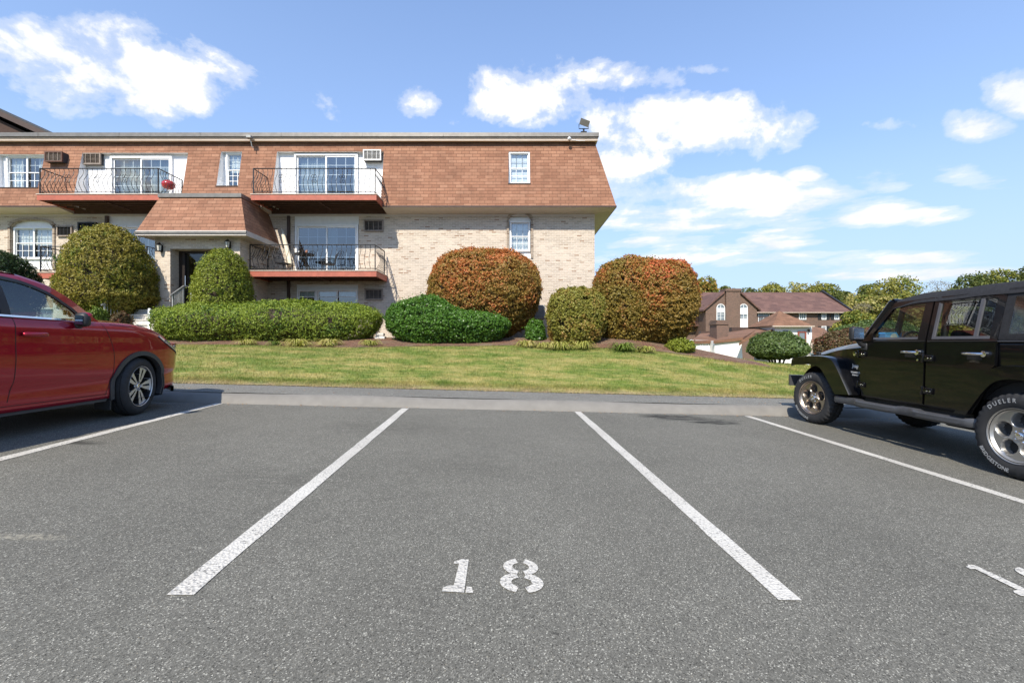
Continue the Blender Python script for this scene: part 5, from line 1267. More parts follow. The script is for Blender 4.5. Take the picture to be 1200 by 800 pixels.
# engine bay sides and hood
def jloft(name, stations, par, mat, cap=True):
    m_ = MB(); vs = []; k = len(stations[0][1]); 
    for y, sec in stations: vs += [(x, y, z) for x, z in sec]
    fs = [(i*k+j, i*k+j+1, (i+1)*k+j+1, (i+1)*k+j) for i in range(len(stations)-1) for j in range(k-1)]
    if cap: fs += [tuple(range(k)), tuple(range((len(stations)-1)*k, len(stations)*k))]
    m_.add(vs, fs); return m_.build(name, M[mat], par, smooth=True, angle=45)
st = []
for y in np.linspace(.63, 1.93, 14):
    w = float(crom([.6,.95,1.4,1.95], [.79,.765,.665,.60], y)); zt_ = float(crom([.6,1.2,1.95], [1.285,1.235,1.10], y)); zb_ = .55
    st.append((y, [(-w, zb_), (-w, zt_-.10), (-w, zt_-.075), (w, zt_-.075), (w, zt_-.10), (w, zb_)]))
jloft('fender_side', st, jp, 'black_paint')
st = []
for y in np.linspace(.60, 1.97, 24):
    w = float(crom([.6,.95,1.4,1.95], [.775,.755,.66,.60], y)); zt_ = float(crom([.6,1.2,1.85,1.97], [1.295,1.245,1.125,1.075], y)); sec = []
    for u in np.linspace(-1, 1, 25):
        a = abs(u); x = u*w; z = zt_-.09+.10*(1-a**7)**(1/1.5) if a < 1 else zt_-.09
        z += .045*(1-smooth((a-.42)/.10)) * (1-.5*(y-.6)/1.37) + .02*(1-a*a); sec.append((x*(1+.01*(a > .99)), float(z)))
    st.append((y, sec))
hd = jloft('hood', st, jp, 'black_paint')
m_ = MB(); m_.box(-.60,.60,1.935,1.99,.62,1.08)
gr2 = m_.build('grille', M['black_paint'], jp)
for k in range(7): s_ = MB(); x = (k-3)*.105; s_.bbox(x-.03, x+.03, 1.985, 2.0, .70, .98, .01); s_.build('grille_slot', M['pocket'], gr2)
for s in (-1, 1):
    l_ = MB(); l_.lathe([(0,.105),(.03,.10),(.045,.06),(.05,0)], (s*.46,1.985,.86), 'y', 28); l_.build('headlight', M['lamp_clear'], jp, smooth=True)
    # hood latch, antenna-like footman
    l_ = MB(); l_.bbox(s*.615, s*.655, 1.70, 1.78, 1.04, 1.13, .01); l_.build('hood_latch', M['plastic_black'], jp)
    # flares
    O = smoothpl([(1.99,.98),(1.96,1.025),(1.49,1.075),(1.10,1.07),(.96,1.0),(.64,.545)], 2); I = smoothpl([(1.99,.88),(1.92,.90),(1.49,.935),(1.27,.90),(1.15,.78),(.93,.52)], 2)
    fl_ = MB(); n = 40; A = resample(O, n); B = resample(I, n)
    # cross-section across the flare: top plate bent down at the outer lip
    secx = [(.58, 0., 0.), (.86, 0., 0.), (.905, .012, 0.), (.925, .05, 0.), (.928, 1.0, 0.)]
    vs = []
    for i in range(n):
        for (x, t, _) in secx: vs.append((s*x, A[i][0]*(1-t)+B[i][0]*t, A[i][1]*(1-t)+B[i][1]*t))
        for (x, t, _) in secx[::-1]: vs.append((s*(x-.03 if x > .6 else x), A[i][0]*(1-max(t, .12))+B[i][0]*max(t, .12), A[i][1]*(1-max(t, .12))+B[i][1]*max(t, .12)-.0))
    k = len(secx)*2; fs = [(i*k+j, i*k+(j+1) % k, (i+1)*k+(j+1) % k, (i+1)*k+j) for i in range(n-1) for j in range(k)] + [tuple(range(k)), tuple(range((n-1)*k, n*k))]
    fl_.add(vs, fs); fl_.build('front_fender_flare', M['black_paint'], jp, smooth=True, angle=50)
    am = MB(); am.bbox(s*.70, s*.90, 1.975, 2.0, .90, .975, .01); am.build('turn_signal', M['lamp_amber'], jp)
    O = smoothpl([(-.86,.53),(-1.10,.92),(-1.24,1.05),(-1.46,1.075),(-1.75,1.05),(-1.92,.92),(-2.05,.60)], 2); I = smoothpl([(-1.0,.53),(-1.17,.80),(-1.28,.915),(-1.46,.94),(-1.66,.915),(-1.80,.80),(-1.92,.60)], 2)
    fl_ = MB(); A = resample(O, n); B = resample(I, n); secx = [(.785, 0.), (.87, 0.), (.91, .02), (.926, .07), (.928, 1.0)]; vs = []
    for i in range(n):
        for (x, t) in secx: vs.append((s*x, A[i][0]*(1-t)+B[i][0]*t, A[i][1]*(1-t)+B[i][1]*t))
        for (x, t) in secx[::-1]: vs.append((s*(x-.03 if x > .8 else x), A[i][0]*(1-max(t, .14))+B[i][0]*max(t, .14), A[i][1]*(1-max(t, .14))+B[i][1]*max(t, .14)))
    k = 10; fs = [(i*k+j, i*k+(j+1) % k, (i+1)*k+(j+1) % k, (i+1)*k+j) for i in range(n-1) for j in range(k)] + [tuple(range(k)), tuple(range((n-1)*k, n*k))]
    fl_.add(vs, fs); fl_.build('rear_fender_flare', M['black_paint'], jp, smooth=True, angle=50)
    for a in (1.485, -1.46):
        l_ = MB(); l_.lathe([(s*.45, .50), (s*.785, .50)], (0, a, .42), 'x', 36); l_.lathe([(s*.45, .50), (s*.45, 0)], (0, a, .42), 'x', 36); l_.v = [(v[0], v[1], min(max(v[2], .38), .93 if a < 0 else 1.0)) for v in l_.v]; l_.build('wheel_well', M['pocket'], jp, fixn=False)
    # doors
    def door(pts, nm='door'):
        bm = bmesh.new(); f = bm.faces.new([bm.verts.new((s*(jside(y, z)+.0), y, z)) for y, z in pts]); r_ = bmesh.ops.extrude_face_region(bm, geom=[f]); 
        for v in [e for e in r_['geom'] if isinstance(e, bmesh.types.BMVert)]: v.co.x += s*.020
        bmesh.ops.recalc_face_normals(bm, faces=bm.faces[:]); bmesh.ops.bevel(bm, geom=[e for e in bm.edges if all(abs(v.co.x) > BX+.012 for v in e.verts)], offset=.008, segments=2, affect='EDGES')
        m_ = MB(); m_.bm(bm); return m_.build(nm, M['black_paint'], jp, smooth=True, angle=35)
    fdp = [(.610,1.285),(.610,.70),(.585,.60),(.54,.555),(-.37,.555),(-.378,.60),(-.378,1.285)]; rdp = [(-.392,1.285),(-.392,.555),(-.80,.555),(-.90,.66),(-1.02,.86),(-1.12,.99),(-1.175,1.05),(-1.175,1.285)]
    d1, d2 = door(fdp), door(rdp)
    for par_, y0 in ((d1, -.08), (d2, -.85)):
        h_ = MB(); xo = s*(BX+.030); h_.tube([(xo, y0, 1.165), (xo+s*.028, y0-.02, 1.165), (xo+s*.03, y0-.20, 1.165), (xo, y0-.235, 1.165)], .0155, 8); h_.lathe([(s*.0,.033),(s*.03,.03),(s*.034,.0)], (xo-s*.006, y0-.225, 1.165), 'x', 18); h_.build('door_handle', M['chrome'], par_, smooth=True, angle=50)
        h_ = MB(); h_.bbox(s*(BX+.012), s*(BX+.026), y0-.19, y0-.03, 1.10, 1.15, .006); h_.build('handle_recess', M['pocket'], par_)
    lk = MB(); lk.lathe([(0,.014),(s*.006,.013),(s*.007,0)], (s*(BX+.030), -.30, 1.075), 'x', 14); lk.build('key_lock', M['chrome'], d1)
    for (y0, z0, p_) in ((.62, 1.12, d1), (.62, .70, d1), (-.385, 1.10, d2), (-.385, .72, d2)):
        h_ = MB(); h_.bbox(s*(BX+.015), s*(BX+.045), y0-.12, y0+.03, z0-.035, z0+.035, .008); h_.bbox(s*(BX+.01), s*(BX+.052), y0-.008, y0+.022, z0-.05, z0+.05, .008); h_.build('hinge', M['black_paint'], p_, smooth=True, angle=40)
        b_ = MB(); 
        for q_ in (-.06, -.1): b_.lathe([(0,.009),(s*.005,.008),(s*.006,0)], (s*(BX+.044), y0+q_, z0), 'x', 8)
        b_.build('hinge_bolt', M['chrome'], p_)
    # door uppers: frames round the glass
    fr = MB()
    patch(fr, [(.60,1.30),(.235,1.80)], [(.50,1.30),(.16,1.745)], jside, s, .004, .04, 8, 2); patch(fr, [(.245,1.80),(-.375,1.815)], [(.165,1.735),(-.375,1.745)], jside, s, .004, .04, 8, 2)
    patch(fr, [(-.375,1.30),(-.375,1.80)], [(-.265,1.30),(-.275,1.76)], jside, s, .0045, .04, 8, 2); patch(fr, [(.60,1.285),(-.375,1.285)], [(.60,1.325),(-.375,1.325)], jside, s, .0047, .04, 8, 2)
    patch(fr, [(.50,1.32),(.43,1.42)], [(.40,1.32),(.40,1.34)], jside, s, .004, .03, 4, 2); fr.build('door_frame', M['black_paint'], d1)
    fr = MB(); patch(fr, [(-.395,1.30),(-.395,1.815)], [(-.46,1.30),(-.46,1.79)], jside, s, .004, .04, 8, 2); patch(fr, [(-.46,1.745),(-1.10,1.745)], [(-.46,1.815),(-1.175,1.815)], jside, s, .004, .04, 8, 2)
    patch(fr, [(-1.09,1.30),(-1.09,1.76)], [(-1.175,1.30),(-1.175,1.79)], jside, s, .0045, .04, 8, 2); patch(fr, [(-.395,1.285),(-1.175,1.285)], [(-.395,1.325),(-1.175,1.325)], jside, s, .0047, .04, 8, 2); fr.build('door_frame', M['black_paint'], d2)
    tr_ = MB(); patch(tr_, [(-.455,1.33),(-.455,1.745)], [(-.485,1.335),(-.485,1.735)], jside, s, .009, .02, 6, 1); patch(tr_, [(-.455,1.322),(-1.095,1.322)], [(-.455,1.352),(-1.095,1.352)], jside, s, .0085, .02, 6, 1); patch(tr_, [(-.93,1.34),(-.93,1.75)], [(-.965,1.34),(-.965,1.75)], jside, s, .0088, .02, 6, 1); patch(tr_, [(.40,1.322),(-.27,1.322)], [(.40,1.348),(-.27,1.348)], jside, s, .0085, .02, 6, 1)
    tr_.build('window_trim', M['trim_grey'], jp)
    g_ = MB(); patch(g_, [(.42,1.335),(-.27,1.335)], [(.155,1.745),(-.28,1.755)], jside, s, -.008, 0, 10, 4, 0, False); g_.build('side_window', M['car_glass'], d1, fixn=False)
    g_ = MB(); patch(g_, [(-.47,1.335),(-1.09,1.335)], [(-.47,1.755),(-1.09,1.755)], jside, s, -.008, 0, 10, 4, 0, False); g_.build('side_window', M['car_glass'], d2, fixn=False)
    # soft top sides
    q_ = MB(); patch(q_, [(-1.18,1.285),(-2.19,1.285)], [(-1.18,1.37),(-2.15,1.37)], jside, s, .006, .02, 10, 2); patch(q_, [(-1.18,1.74),(-2.06,1.74)], [(-1.18,1.83),(-2.05,1.83)], jside, s, .006, .02, 10, 2); patch(q_, [(-1.18,1.36),(-1.18,1.75)], [(-1.26,1.37),(-1.26,1.74)], jside, s, .0065, .02, 8, 2); patch(q_, [(-1.95,1.36),(-1.90,1.75)], [(-2.19,1.36),(-2.06,1.75)], jside, s, .0065, .02, 8, 2)
    q_.build('soft_top_side', M['soft_top'], jp, smooth=True, angle=50)
    v_ = MB(); patch(v_, [(-1.25,1.36),(-1.96,1.36)], [(-1.25,1.75),(-1.90,1.75)], jside, s, .004, 0, 12, 4, 0, False); v_.build('soft_top_window', M['vinyl_window'], jp, fixn=False)
    ed = MB(); ed.tube([(s*(jside(0,1.30)+.006), -1.18, 1.296), (s*(jside(0,1.30)+.006), -2.18, 1.296)], .006, 6); ed.build('rail_seam', M['cladding'], jp)
    # mirror
    mr = MB(); mr.bbox(s*.865, s*1.035, .465, .56, 1.30, 1.49, .035); mr.tube([(s*.79,.54,1.22),(s*.87,.53,1.25),(s*.92,.52,1.31)], .028, 8); mr.bbox(s*.79, s*.83, .49, .59, 1.17, 1.27, .015); mo = mr.build('side_mirror', M['plastic_black'], jp, smooth=True, angle=50)
    mg = MB(); mg.quad((s*.882,.462,1.325),(s*1.018,.462,1.325),(s*1.018,.462,1.468),(s*.882,.462,1.468)); mg.build('mirror_glass', M['chrome'], mo)
    # side step
    sp_ = MB(); n = 44; vs = []; 
    for i in range(n+1):
        y = 1.0-2.07*i/n; pad = max(0, 1-abs((y-.22)/.36)**6)*.5 + max(0, 1-abs((y+.68)/.36)**6)*.5; ww = .05+.035*pad*2; hh = .052; zc_ = .455 - .008*pad; xc_ = .865 if 0 < i < n else .83
        for (u, v) in ((-1,-.6),(-.7,-1),(.7,-1),(1,-.5),(1,.35),(.75,.85 if pad < .3 else .6),(-.7,.9 if pad < .3 else .62),(-1,.5)): vs.append((s*(xc_+u*ww*(1 if u > 0 else .8)), y, zc_+v*hh))
    fs = [(i*8+j, i*8+(j+1) % 8, (i+1)*8+(j+1) % 8, (i+1)*8+j) for i in range(n) for j in range(8)] + [tuple(range(8)), tuple(range(n*8, n*8+8))]
    sp_.add(vs, fs); sp_.build('side_step', M['step_plastic'], jp, smooth=True, angle=40)
    for y0 in (.7, -.1, -.85): b_ = MB(); b_.tube([(s*.5, y0, .50), (s*.84, y0, .455)], .03, 6); b_.build('step_bracket', M['plastic_black'], jp)
    tl = MB(); tl.bbox(s*.70, s*.79, -2.26, -2.19, .95, 1.13, .015); tl.build('tail_light', M['lamp_red'], jp)
    # badges
    if s == -1:
        b_ = MB()
        for txt, sz, y0, z0 in (('Jeep', .075, .735, .925), ('WRANGLER', .034, .73, .845), ('UNLIMITED', .026, .73, .81)):
            V, Fc = text_mesh(txt, sz, .002, .0009 if sz < .05 else .002); b_.add([(-(.7905-.07*max(0, (y0-tx-.62)))-tz, y0-tx, z0+ty) for tx, ty, tz in V], Fc)
        b_.build('badge_lettering', M['letter_white'], jp, fixn=False)
        b_ = MB(); b_.lathe([(-.0,.030),(-.006,.029),(-.007,.0)], (-.79,.745,1.12), 'x', 24); b_.build('round_badge', M['chrome'], jp)
# windshield frame, header, glass
wf = MB()
for s in (-1, 1): wf.tube([(s*.775,.605,1.29),(s*.70,.225,1.82)], .04, 8)
wf.tube([(-.70,.225,1.82),(.70,.225,1.82)], .035, 8); wf.bbox(-.78,.78,.57,.66,1.27,1.33,.02); wf.build('windshield_frame', M['black_paint'], jp, smooth=True, angle=50)
g_ = MB(); g_.quad((-.75,.60,1.32),(.75,.60,1.32),(.69,.235,1.81),(-.69,.235,1.81)); g_.build('windshield', M['car_glass'], jp)
for s in (-.35, .25): w_ = MB(); w_.tube([(s,.63,1.33),(s+.05,.60,1.36),(s+.45,.56,1.385)], .008, 5); w_.build('wiper', M['plastic_black'], jp)
# soft top
vs = []; fs = []; ny, nx = 46, 28
for i in range(ny+1):
    y = .27-2.40*i/ny; zz = float(np.interp(-y, [-.27,-.20,.1,.54,.95,1.5,2.0,2.13], [1.815,1.865,1.90,1.915,1.915,1.925,1.89,1.80])) - .012*math.sin(math.pi*((y+.2) % .75)/.75)**2
    hw = .722
    for j in range(nx+1):
        u = -1+2*j/nx; a = abs(u); z = zz-.075*(a > .999) - .012*a**2 - .05*max(0, (a-.86)/.14)**2; x = u*hw*(1.0 if a < .999 else 1.012); vs.append((x, y, z))
for i in range(ny):
    for j in range(nx): a = i*(nx+1)+j; fs.append((a, a+1, a+nx+2, a+nx+1))
m_ = MB(); m_.add(vs, fs); m_.box(-.715,.715,.24,.275,1.79,1.83); m_.build('soft_top', M['soft_top'], jp, smooth=True, angle=60, fixn=False)
m_ = MB(); m_.quad((-.72,-2.13,1.80),(.72,-2.13,1.80),(.78,-2.195,1.29),(-.78,-2.195,1.29)); m_.build('soft_top_back', M['soft_top'], jp)
# chassis, bumpers, cabin
m_ = MB(); m_.box(-.62,.62,-2.05,1.9,.40,.515); m_.box(-.74,.74,-.9,.6,.44,.519); m_.tube([(-.7,1.485,.41),(.7,1.485,.41)], .05, 8); m_.tube([(-.7,-1.46,.41),(.7,-1.46,.41)], .05, 8); m_.lathe([(-.12,.05),(-.08,.13),(.08,.13),(.12,.05)], (.1,-1.46,.41), 'x', 14); m_.bbox(-.3,.3,-.9,-.1,.28,.42,.03); m_.build('chassis', M['plastic_black'], jp)
m_ = MB(); m_.prism([(-.88,2.10),(-.80,2.26),(-.5,2.30),(.5,2.30),(.80,2.26),(.88,2.10),(.6,2.05),(-.6,2.05)], 'z', .54, .715); m_.build('front_bumper', M['cladding'], jp); m_ = MB(); m_.bbox(-.80,.80,-2.36,-2.22,.52,.70,.03); m_.build('rear_bumper', M['cladding'], jp)
for s in (-.4, .4): m_ = MB(); m_.box(s-.05, s+.05, 1.9, 2.06, .50, .62); m_.build('bumper_mount', M['plastic_black'], jp)
m_ = MB(); m_.box(-.76,.76,-2.15,.58,.70,.72); m_.box(-.775,-.76,-2.15,.58,.7,1.28); m_.box(.76,.775,-2.15,.58,.7,1.28); m_.bbox(-.75,.75,.28,.58,.9,1.29,.05); m_.box(-.76,.76,.57,.59,.7,1.28); m_.build('cabin_tub', M['car_interior'], jp)
rb = MB()
for s in (-1, 1): rb.tube([(s*.60,.30,1.25),(s*.60,.18,1.74),(s*.60,-.40,1.78),(s*.60,-1.25,1.78),(s*.60,-2.0,1.25)], .035, 8); rb.tube([(s*.60,-.42,1.78),(s*.66,-.42,.8)], .035, 8)
rb.tube([(-.6,-.42,1.78),(.6,-.42,1.78)], .035, 8); rb.tube([(-.6,-1.25,1.78),(.6,-1.25,1.78)], .035, 8); rb.build('roll_bar', M['plastic_black'], jp, smooth=True, angle=60)
for x_, y_ in ((-.36, -.12), (.36, -.12), (-.34, -1.0), (.34, -1.0)): seat(jp, x_, y_, .90, .5, .55, 'car_interior')
steering(jp, -.36, .22, 1.26, .19)
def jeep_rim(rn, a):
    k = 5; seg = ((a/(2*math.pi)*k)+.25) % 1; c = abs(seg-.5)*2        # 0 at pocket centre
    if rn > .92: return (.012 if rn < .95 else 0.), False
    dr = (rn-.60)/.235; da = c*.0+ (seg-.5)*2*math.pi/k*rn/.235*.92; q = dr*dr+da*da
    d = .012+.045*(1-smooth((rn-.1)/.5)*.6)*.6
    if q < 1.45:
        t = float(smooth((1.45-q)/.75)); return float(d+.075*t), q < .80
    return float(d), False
W1 = [('D U E L E R', 112, False, .056), ('BRIDGESTONE', 236, True, .050)]
for x_, y_, st_, mt in ((-.80, 1.485, R(8), 'alloy_bronze'), (.80, 1.485, R(8), 'alloy_bronze'), (-.80, -1.46, 0, 'alloy_grey'), (.80, -1.46, 0, 'alloy_grey')):
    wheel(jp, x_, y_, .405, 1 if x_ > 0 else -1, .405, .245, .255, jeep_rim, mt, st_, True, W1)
m_ = MB(); m_.lathe([(-.12,.38),(-.10,.40),(.08,.40),(.12,.36),(.12,.2),(.10,0)], (0,-2.36,1.02), 'y', 40); m_.build('spare_wheel', M['rubber'], jp, smooth=True, angle=40)
bb = bpy.data.objects.new('dash_box', None)
m_ = MB(); m_.bbox(-.11,.11,-.06,.06,0,.12,.01); m_.lathe([(-.0615,.045),(-.063,.045),(-.063,0)], (0,0,.06), 'y', 20, 1); o = m_.build('storage_box', [plain('blue_card', (.05,.25,.5), .6), M['letter_white']]); o.location = (5.62-.62, 5.715+.30, -SL*5+1.30); tag(o, 'blue box with a pale round mark on the dashboard of the black car', 'box')
bpy.data.objects.remove(bb)
# ================================================================ far brick house
def fwindow(par, px0, px1, py0, py1, Y, shut=None, arch=False, label=None, nx=2, nz=2):
    x0, x1, z0, z1 = PX(px0, px1, py0, py1, Y); mb = MB(); w = .09
    if arch:
        zc = z1-(x1-x0)/2; sash(mb, x0, x1, z0, zc, Y-.02, w, .12); n = 12
        for i in range(n):
            a0, a1 = math.pi*i/n, math.pi*(i+1)/n; r = (x1-x0)/2; c = (x0+x1)/2
            mb.prism([(c+r*math.cos(a0), zc+r*math.sin(a0)), (c+r*math.cos(a1), zc+r*math.sin(a1)), (c+(r-w)*math.cos(a1), zc+(r-w)*math.sin(a1)), (c+(r-w)*math.cos(a0), zc+(r-w)*math.sin(a0))], 'y', Y-.08, Y+.04)
        mb.box((x0+x1)/2-.03, (x0+x1)/2+.03, Y-.05, Y, zc, z1-.05)
        zp = zc-(zc-z0)*.33
        mb.box(x0+w, x1-w, Y-.06, Y-.01, zp, zc-.1); 
        if arch == 2: mb.box(x0+w, x1-w, Y-.06, Y-.01, z0+w, z0+(zc-z0)*.45)
    else: sash(mb, x0, x1, z0, z1, Y-.02, w, .12)
    muntin(mb, x0+w, x1-w, z0+w, z1-w if not arch else zc, Y-.04, nx, nz, .05)
    f = mb.build('window', M['frame_white'], par)
    if label: f['label'] = label
    g = MB()
    if arch: g.add([(x0+.03,Y-.005,z0),(x1-.03,Y-.005,z0)]+[((x0+x1)/2+((x1-x0)/2-.03)*math.cos(a*math.pi/10), Y-.005, zc+((x1-x0)/2-.03)*math.sin(a*math.pi/10)) for a in range(11)], [tuple(range(13))])
    else: g.quad((x0+.03,Y-.005,z0+.03),(x1-.03,Y-.005,z0+.03),(x1-.03,Y-.005,z1-.03),(x0+.03,Y-.005,z1-.03))
    g.build('pane', M['far_glass'], f)
    if shut:
        for a, b in ((x0-shut, x0-.03), (x1+.03, x1+shut)):
            s_ = MB(); s_.box(a, b, Y-.06, Y-.008, z0, z1)
            for k in range(8): z = z0+(z1-z0)*(k+.5)/8; s_.box(a+.04, b-.04, Y-.075, Y-.061, z-.03, z+.02)
            s_.build('shutter', M['shutter'], par)
M['far_glass'] = plain('far_window_glass', (.16,.19,.21), .08, spec=.8)
M['shutter'] = plain('black_shutter', (.02,.022,.022), .6)
fh = empty('brick_house', (0,0,0), label='long brick apartment house with two arched windows and dark red roof, far across the lawn', cat='apartment building')
Y0 = 65.; hx0, hx1 = X(735, Y0), X(996, Y0); hz = Z(365, Y0); base_z = CH-6.2; Yr = 71.
w_ = MB(); w_.box(hx0, hx1-.5, Y0, Y0+12, base_z, hz); w_.prism([(Y0, hz), (Yr, Z(342, Yr)-.25), (Y0+12, hz)], 'x', hx1-.9, hx1-.5); w_.prism([(Y0, hz), (Yr, Z(342, Yr)-.25), (Y0+12, hz)], 'x', hx0, hx0+.4)
w_.build('wall', M['brick_far'], fh)
r_ = MB(); zr_ = Z(342, Yr); ov = .5; zo = hz-.04
r_.prism([(Y0-ov, zo), (Yr, zr_), (Yr, zr_-.3), (Y0-ov, zo-.2)], 'x', hx0-.3, hx1); r_.prism([(Y0+12+ov, zo), (Yr, zr_), (Yr, zr_-.3), (Y0+12+ov, zo-.2)], 'x', hx0-.3, hx1)
r_.build('roof', M['shingle_far'], fh)
rk = MB(); rk.prism([(Y0-ov-.1, zo-.25), (Y0-ov-.1, zo+.12), (Yr, zr_+.35), (Yr, zr_-.1)], 'x', hx1+.005, hx1+.30); rk.prism([(Y0+12+ov, zo-.25), (Y0+12+ov, zo+.12), (Yr, zr_+.35), (Yr, zr_-.1)], 'x', hx1+.005, hx1+.30); rk.build('rake_board', M['frame_bronze'], fh)
g_ = MB(); g_.box(hx0, hx1+.2, Y0-ov-.14, Y0-ov-.02, zo-.13, zo-.02); g_.box(X(990.5,Y0), X(992.5,Y0), Y0-.15, Y0-.02, base_z, zo-.2); g_.build('gutter', M['fascia_beige'], fh)
for (a, b, c, d) in ((914.5,919.5,366,373.5),(962.5,968,366,374),(977.5,983,366,374),(962.5,968,381.5,388),(977.5,983,381.5,388)): fwindow(fh, a, b, c, d, Y0, .5)
fwindow(fh, 936, 944.5, 366, 374, Y0, None, nx=3); fwindow(fh, 888, 901.5, 365.5, 379, Y0, None, label='white framed balcony door of the brick house', nx=2, nz=1); fwindow(fh, 818, 826.5, 365.5, 379, Y0, None, nx=1); fwindow(fh, 818, 826.5, 384, 392, Y0, None); fwindow(fh, 888, 901.5, 383, 393, Y0)
for (a, b) in ((800, 829), (886, 906)):
    bb = MB(); x0, x1, z0, z1 = PX(a, b, 379.5, 381.5, Y0-1.2); bb.box(x0, x1, Y0-1.2, Y0-.01, z0, z1)
    k = x0
    while k < x1: bb.box(k, k+.04, Y0-1.2, Y0-1.16, z1, z1+1.0); k += .25
    bb.box(x0, x1, Y0-1.2, Y0-1.15, z1+1.0, z1+1.06); bb.build('balcony', M['timber_dark'], fh)
# projecting cross gable with chimney breast and two arched windows
Y1 = 61.5; cx0, cx1 = X(827, Y1), X(887, Y1); apx = (cx0+cx1)/2; az_ = Z(336.5, Y1); cez = Z(359, Y1)
gb = MB(); gb.prism([(cx0, base_z), (cx1, base_z), (cx1, cez), (X(866.5,Y1), Z(342.5,Y1)), (X(848,Y1), Z(342.5,Y1)), (cx0, cez)], 'y', Y1, Y0+6); gb.build('gable_wall', M['brick_far'], fh)
ch = MB(); ch.box(X(849.5,Y1), X(866,Y1), Y1-.35, Y1-.01, base_z, Z(341,Y1)); ch.box(X(848.5,Y1), X(867,Y1), Y1-.45, Y1+1.2, Z(341,Y1), Z(338,Y1)); ch.build('chimney', M['brick_far'], fh)
rr = MB()
for (p, q) in (((cx0-.4, cez-.35), (X(848,Y1), Z(342,Y1)+.15)), ((cx1+.4, cez-.35), (X(866.5,Y1), Z(342,Y1)+.15))):
    rr.prism([p, q, (q[0], q[1]-.25), (p[0], p[1]-.25)], 'y', Y1-.3, Y0+8)
rr.prism([(X(848,Y1), Z(342,Y1)-.1), (X(866.5,Y1), Z(342,Y1)-.1), (X(866.5,Y1), Z(342,Y1)+.15), (X(848,Y1), Z(342,Y1)+.15)], 'y', Y1+1.3, Y0+8)
rr.build('gable_roof', M['shingle_far'], fh)
fwindow(fh, 839.5, 850.3-.9, 355.5, 376, Y1, None, 1, nx=2, nz=4); fwindow(fh, 865.8+.6, 876, 355.5, 383, Y1, None, 2, nx=2, nz=4)

# ================================================================ white clubhouse
cb_ = empty('clubhouse', (0,0,0), label='low white clubhouse with rust shingle roofs, pyramid turret and brick chimney', cat='clubhouse')
M['stucco'] = plain('white_stucco', (.74,.73,.71), .85, var=.05, bump=.2)
def vbox(nm, px0, px1, py0, py1, Y, depth, mat):
    x0, x1, z0, z1 = PX(px0, px1, py0, py1, Y); m_ = MB(); m_.box(x0, x1, Y, Y+depth, CH-6, z1); return m_.build(nm, mat, cb_)
vbox('wall', 811, 842, 398, 420, 41, 9, M['stucco']); 
def slope(nm, pts, th=.25, mat='shingle_far2'):
    """pts: four (px, py, Y) corners"""
    v = [(X(a, y), y, Z(b, y)) for a, b, y in pts]; v2 = [(p[0], p[1], p[2]-th) for p in v]; m_ = MB()
    m_.add(v+v2, [(0,1,2,3),(7,6,5,4),(0,4,5,1),(1,5,6,2),(2,6,7,3),(3,7,4,0)]); return m_.build(nm, M[mat], cb_)
# front wing walls with slanted right wing
m_ = MB(); m_.prism([(X(837.5,40), CH-6), (X(873,40), CH-6), (X(869,40), Z(395.5,40)), (X(837.5,40), Z(399,40))], 'y', 40, 49); m_.build('wall', M['stucco'], cb_)
slope('roof', [(809,399,40.8),(840,398.2,40.8),(847,388,46),(821,390,46)]); slope('roof', [(836,398.6,39.8),(871,394.6,39.8),(893,382,46),(857,388,46)])
slope('roof', [(866,401,38.5),(884,390,38.5),(914,383,44),(893,381,46)]); slope('roof', [(893,381.2,46),(915,380.8,46),(915,392,41),(884,392,41)])
t_ = MB(); t_.box(X(857,46), X(893,46), 45.9, 46.5, Z(388,46), Z(383,46)); t_.box(X(821,46), X(845,46), 45.9, 46.5, Z(391,46), Z(387.5,46)); t_.build('ridge_parapet', M['fascia_brown'], cb_)
m_ = MB(); x0, x1, z0, z1 = PX(840, 853.5, 374.5, 399, 41.5); m_.box(x0, x1, 41.5, 43, z0, z1-.4); m_.box(x0-.08, x1+.08, 41.42, 43.08, z1-.4, z1-.2); m_.box(x0, x1, 41.5, 43, z1-.2, z1); m_.build('chimney', M['brick_far'], cb_)
vbox('turret_wall', 908, 951.5, 381, 415, 42, 3.6, M['stucco'])
zb_, zt_ = Z(381, 41.6), Z(363.5, 43.8); x0, x1 = X(905.5, 41.6), X(953.5, 41.6); xm = (x0+x1)/2
m_ = MB(); m_.add([(x0,41.6,zb_),(x1,41.6,zb_),(x1,46,zb_),(x0,46,zb_),(xm,43.8,zt_)], [(0,1,4),(1,2,4),(2,3,4),(3,0,4),(3,2,1,0)]); m_.build('turret_roof', M['shingle_far2'], cb_, fixn=False)
m_ = MB(); m_.box(x0-.05, x1+.05, 41.5, 41.62, zb_-.11, zb_-.005); m_.build('gutter', M['fascia_beige'], cb_)
slope('roof', [(952,400,41),(976,396,41),(966,384,46),(952,383,46)]); slope('roof', [(951,399.5,41.2),(960,399.5,41.2),(962,383,46),(951,383,46)])
vbox('wall', 952, 970, 398.5, 420, 42, 5, M['stucco'])
m_ = MB(); x0, x1, z0, z1 = PX(934.5, 944.5, 387.5, 408, 42); sash(m_, x0, x1, z0, z1, 41.97, .14, .1); o = m_.build('door', plain('red_brown_door', (.22,.06,.04), .5), cb_)
g_ = MB(); g_.quad((x0+.14,41.96,z0+.14),(x1-.14,41.96,z0+.14),(x1-.14,41.96,z1-.14),(x0+.14,41.96,z1-.14)); g_.build('pane', M['far_glass'], o)
x0, x1, z0, z1 = PX(917, 923.5, 387, 393, 42); m_ = MB(); sash(m_, x0, x1, z0, z1, 41.97, .05, .1); o = m_.build('window', M['frame_bronze'], cb_); g_ = MB(); g_.quad((x0,41.975,z0),(x1,41.975,z0),(x1,41.975,z1),(x0,41.975,z1)); g_.build('pane', M['far_glass'], o)
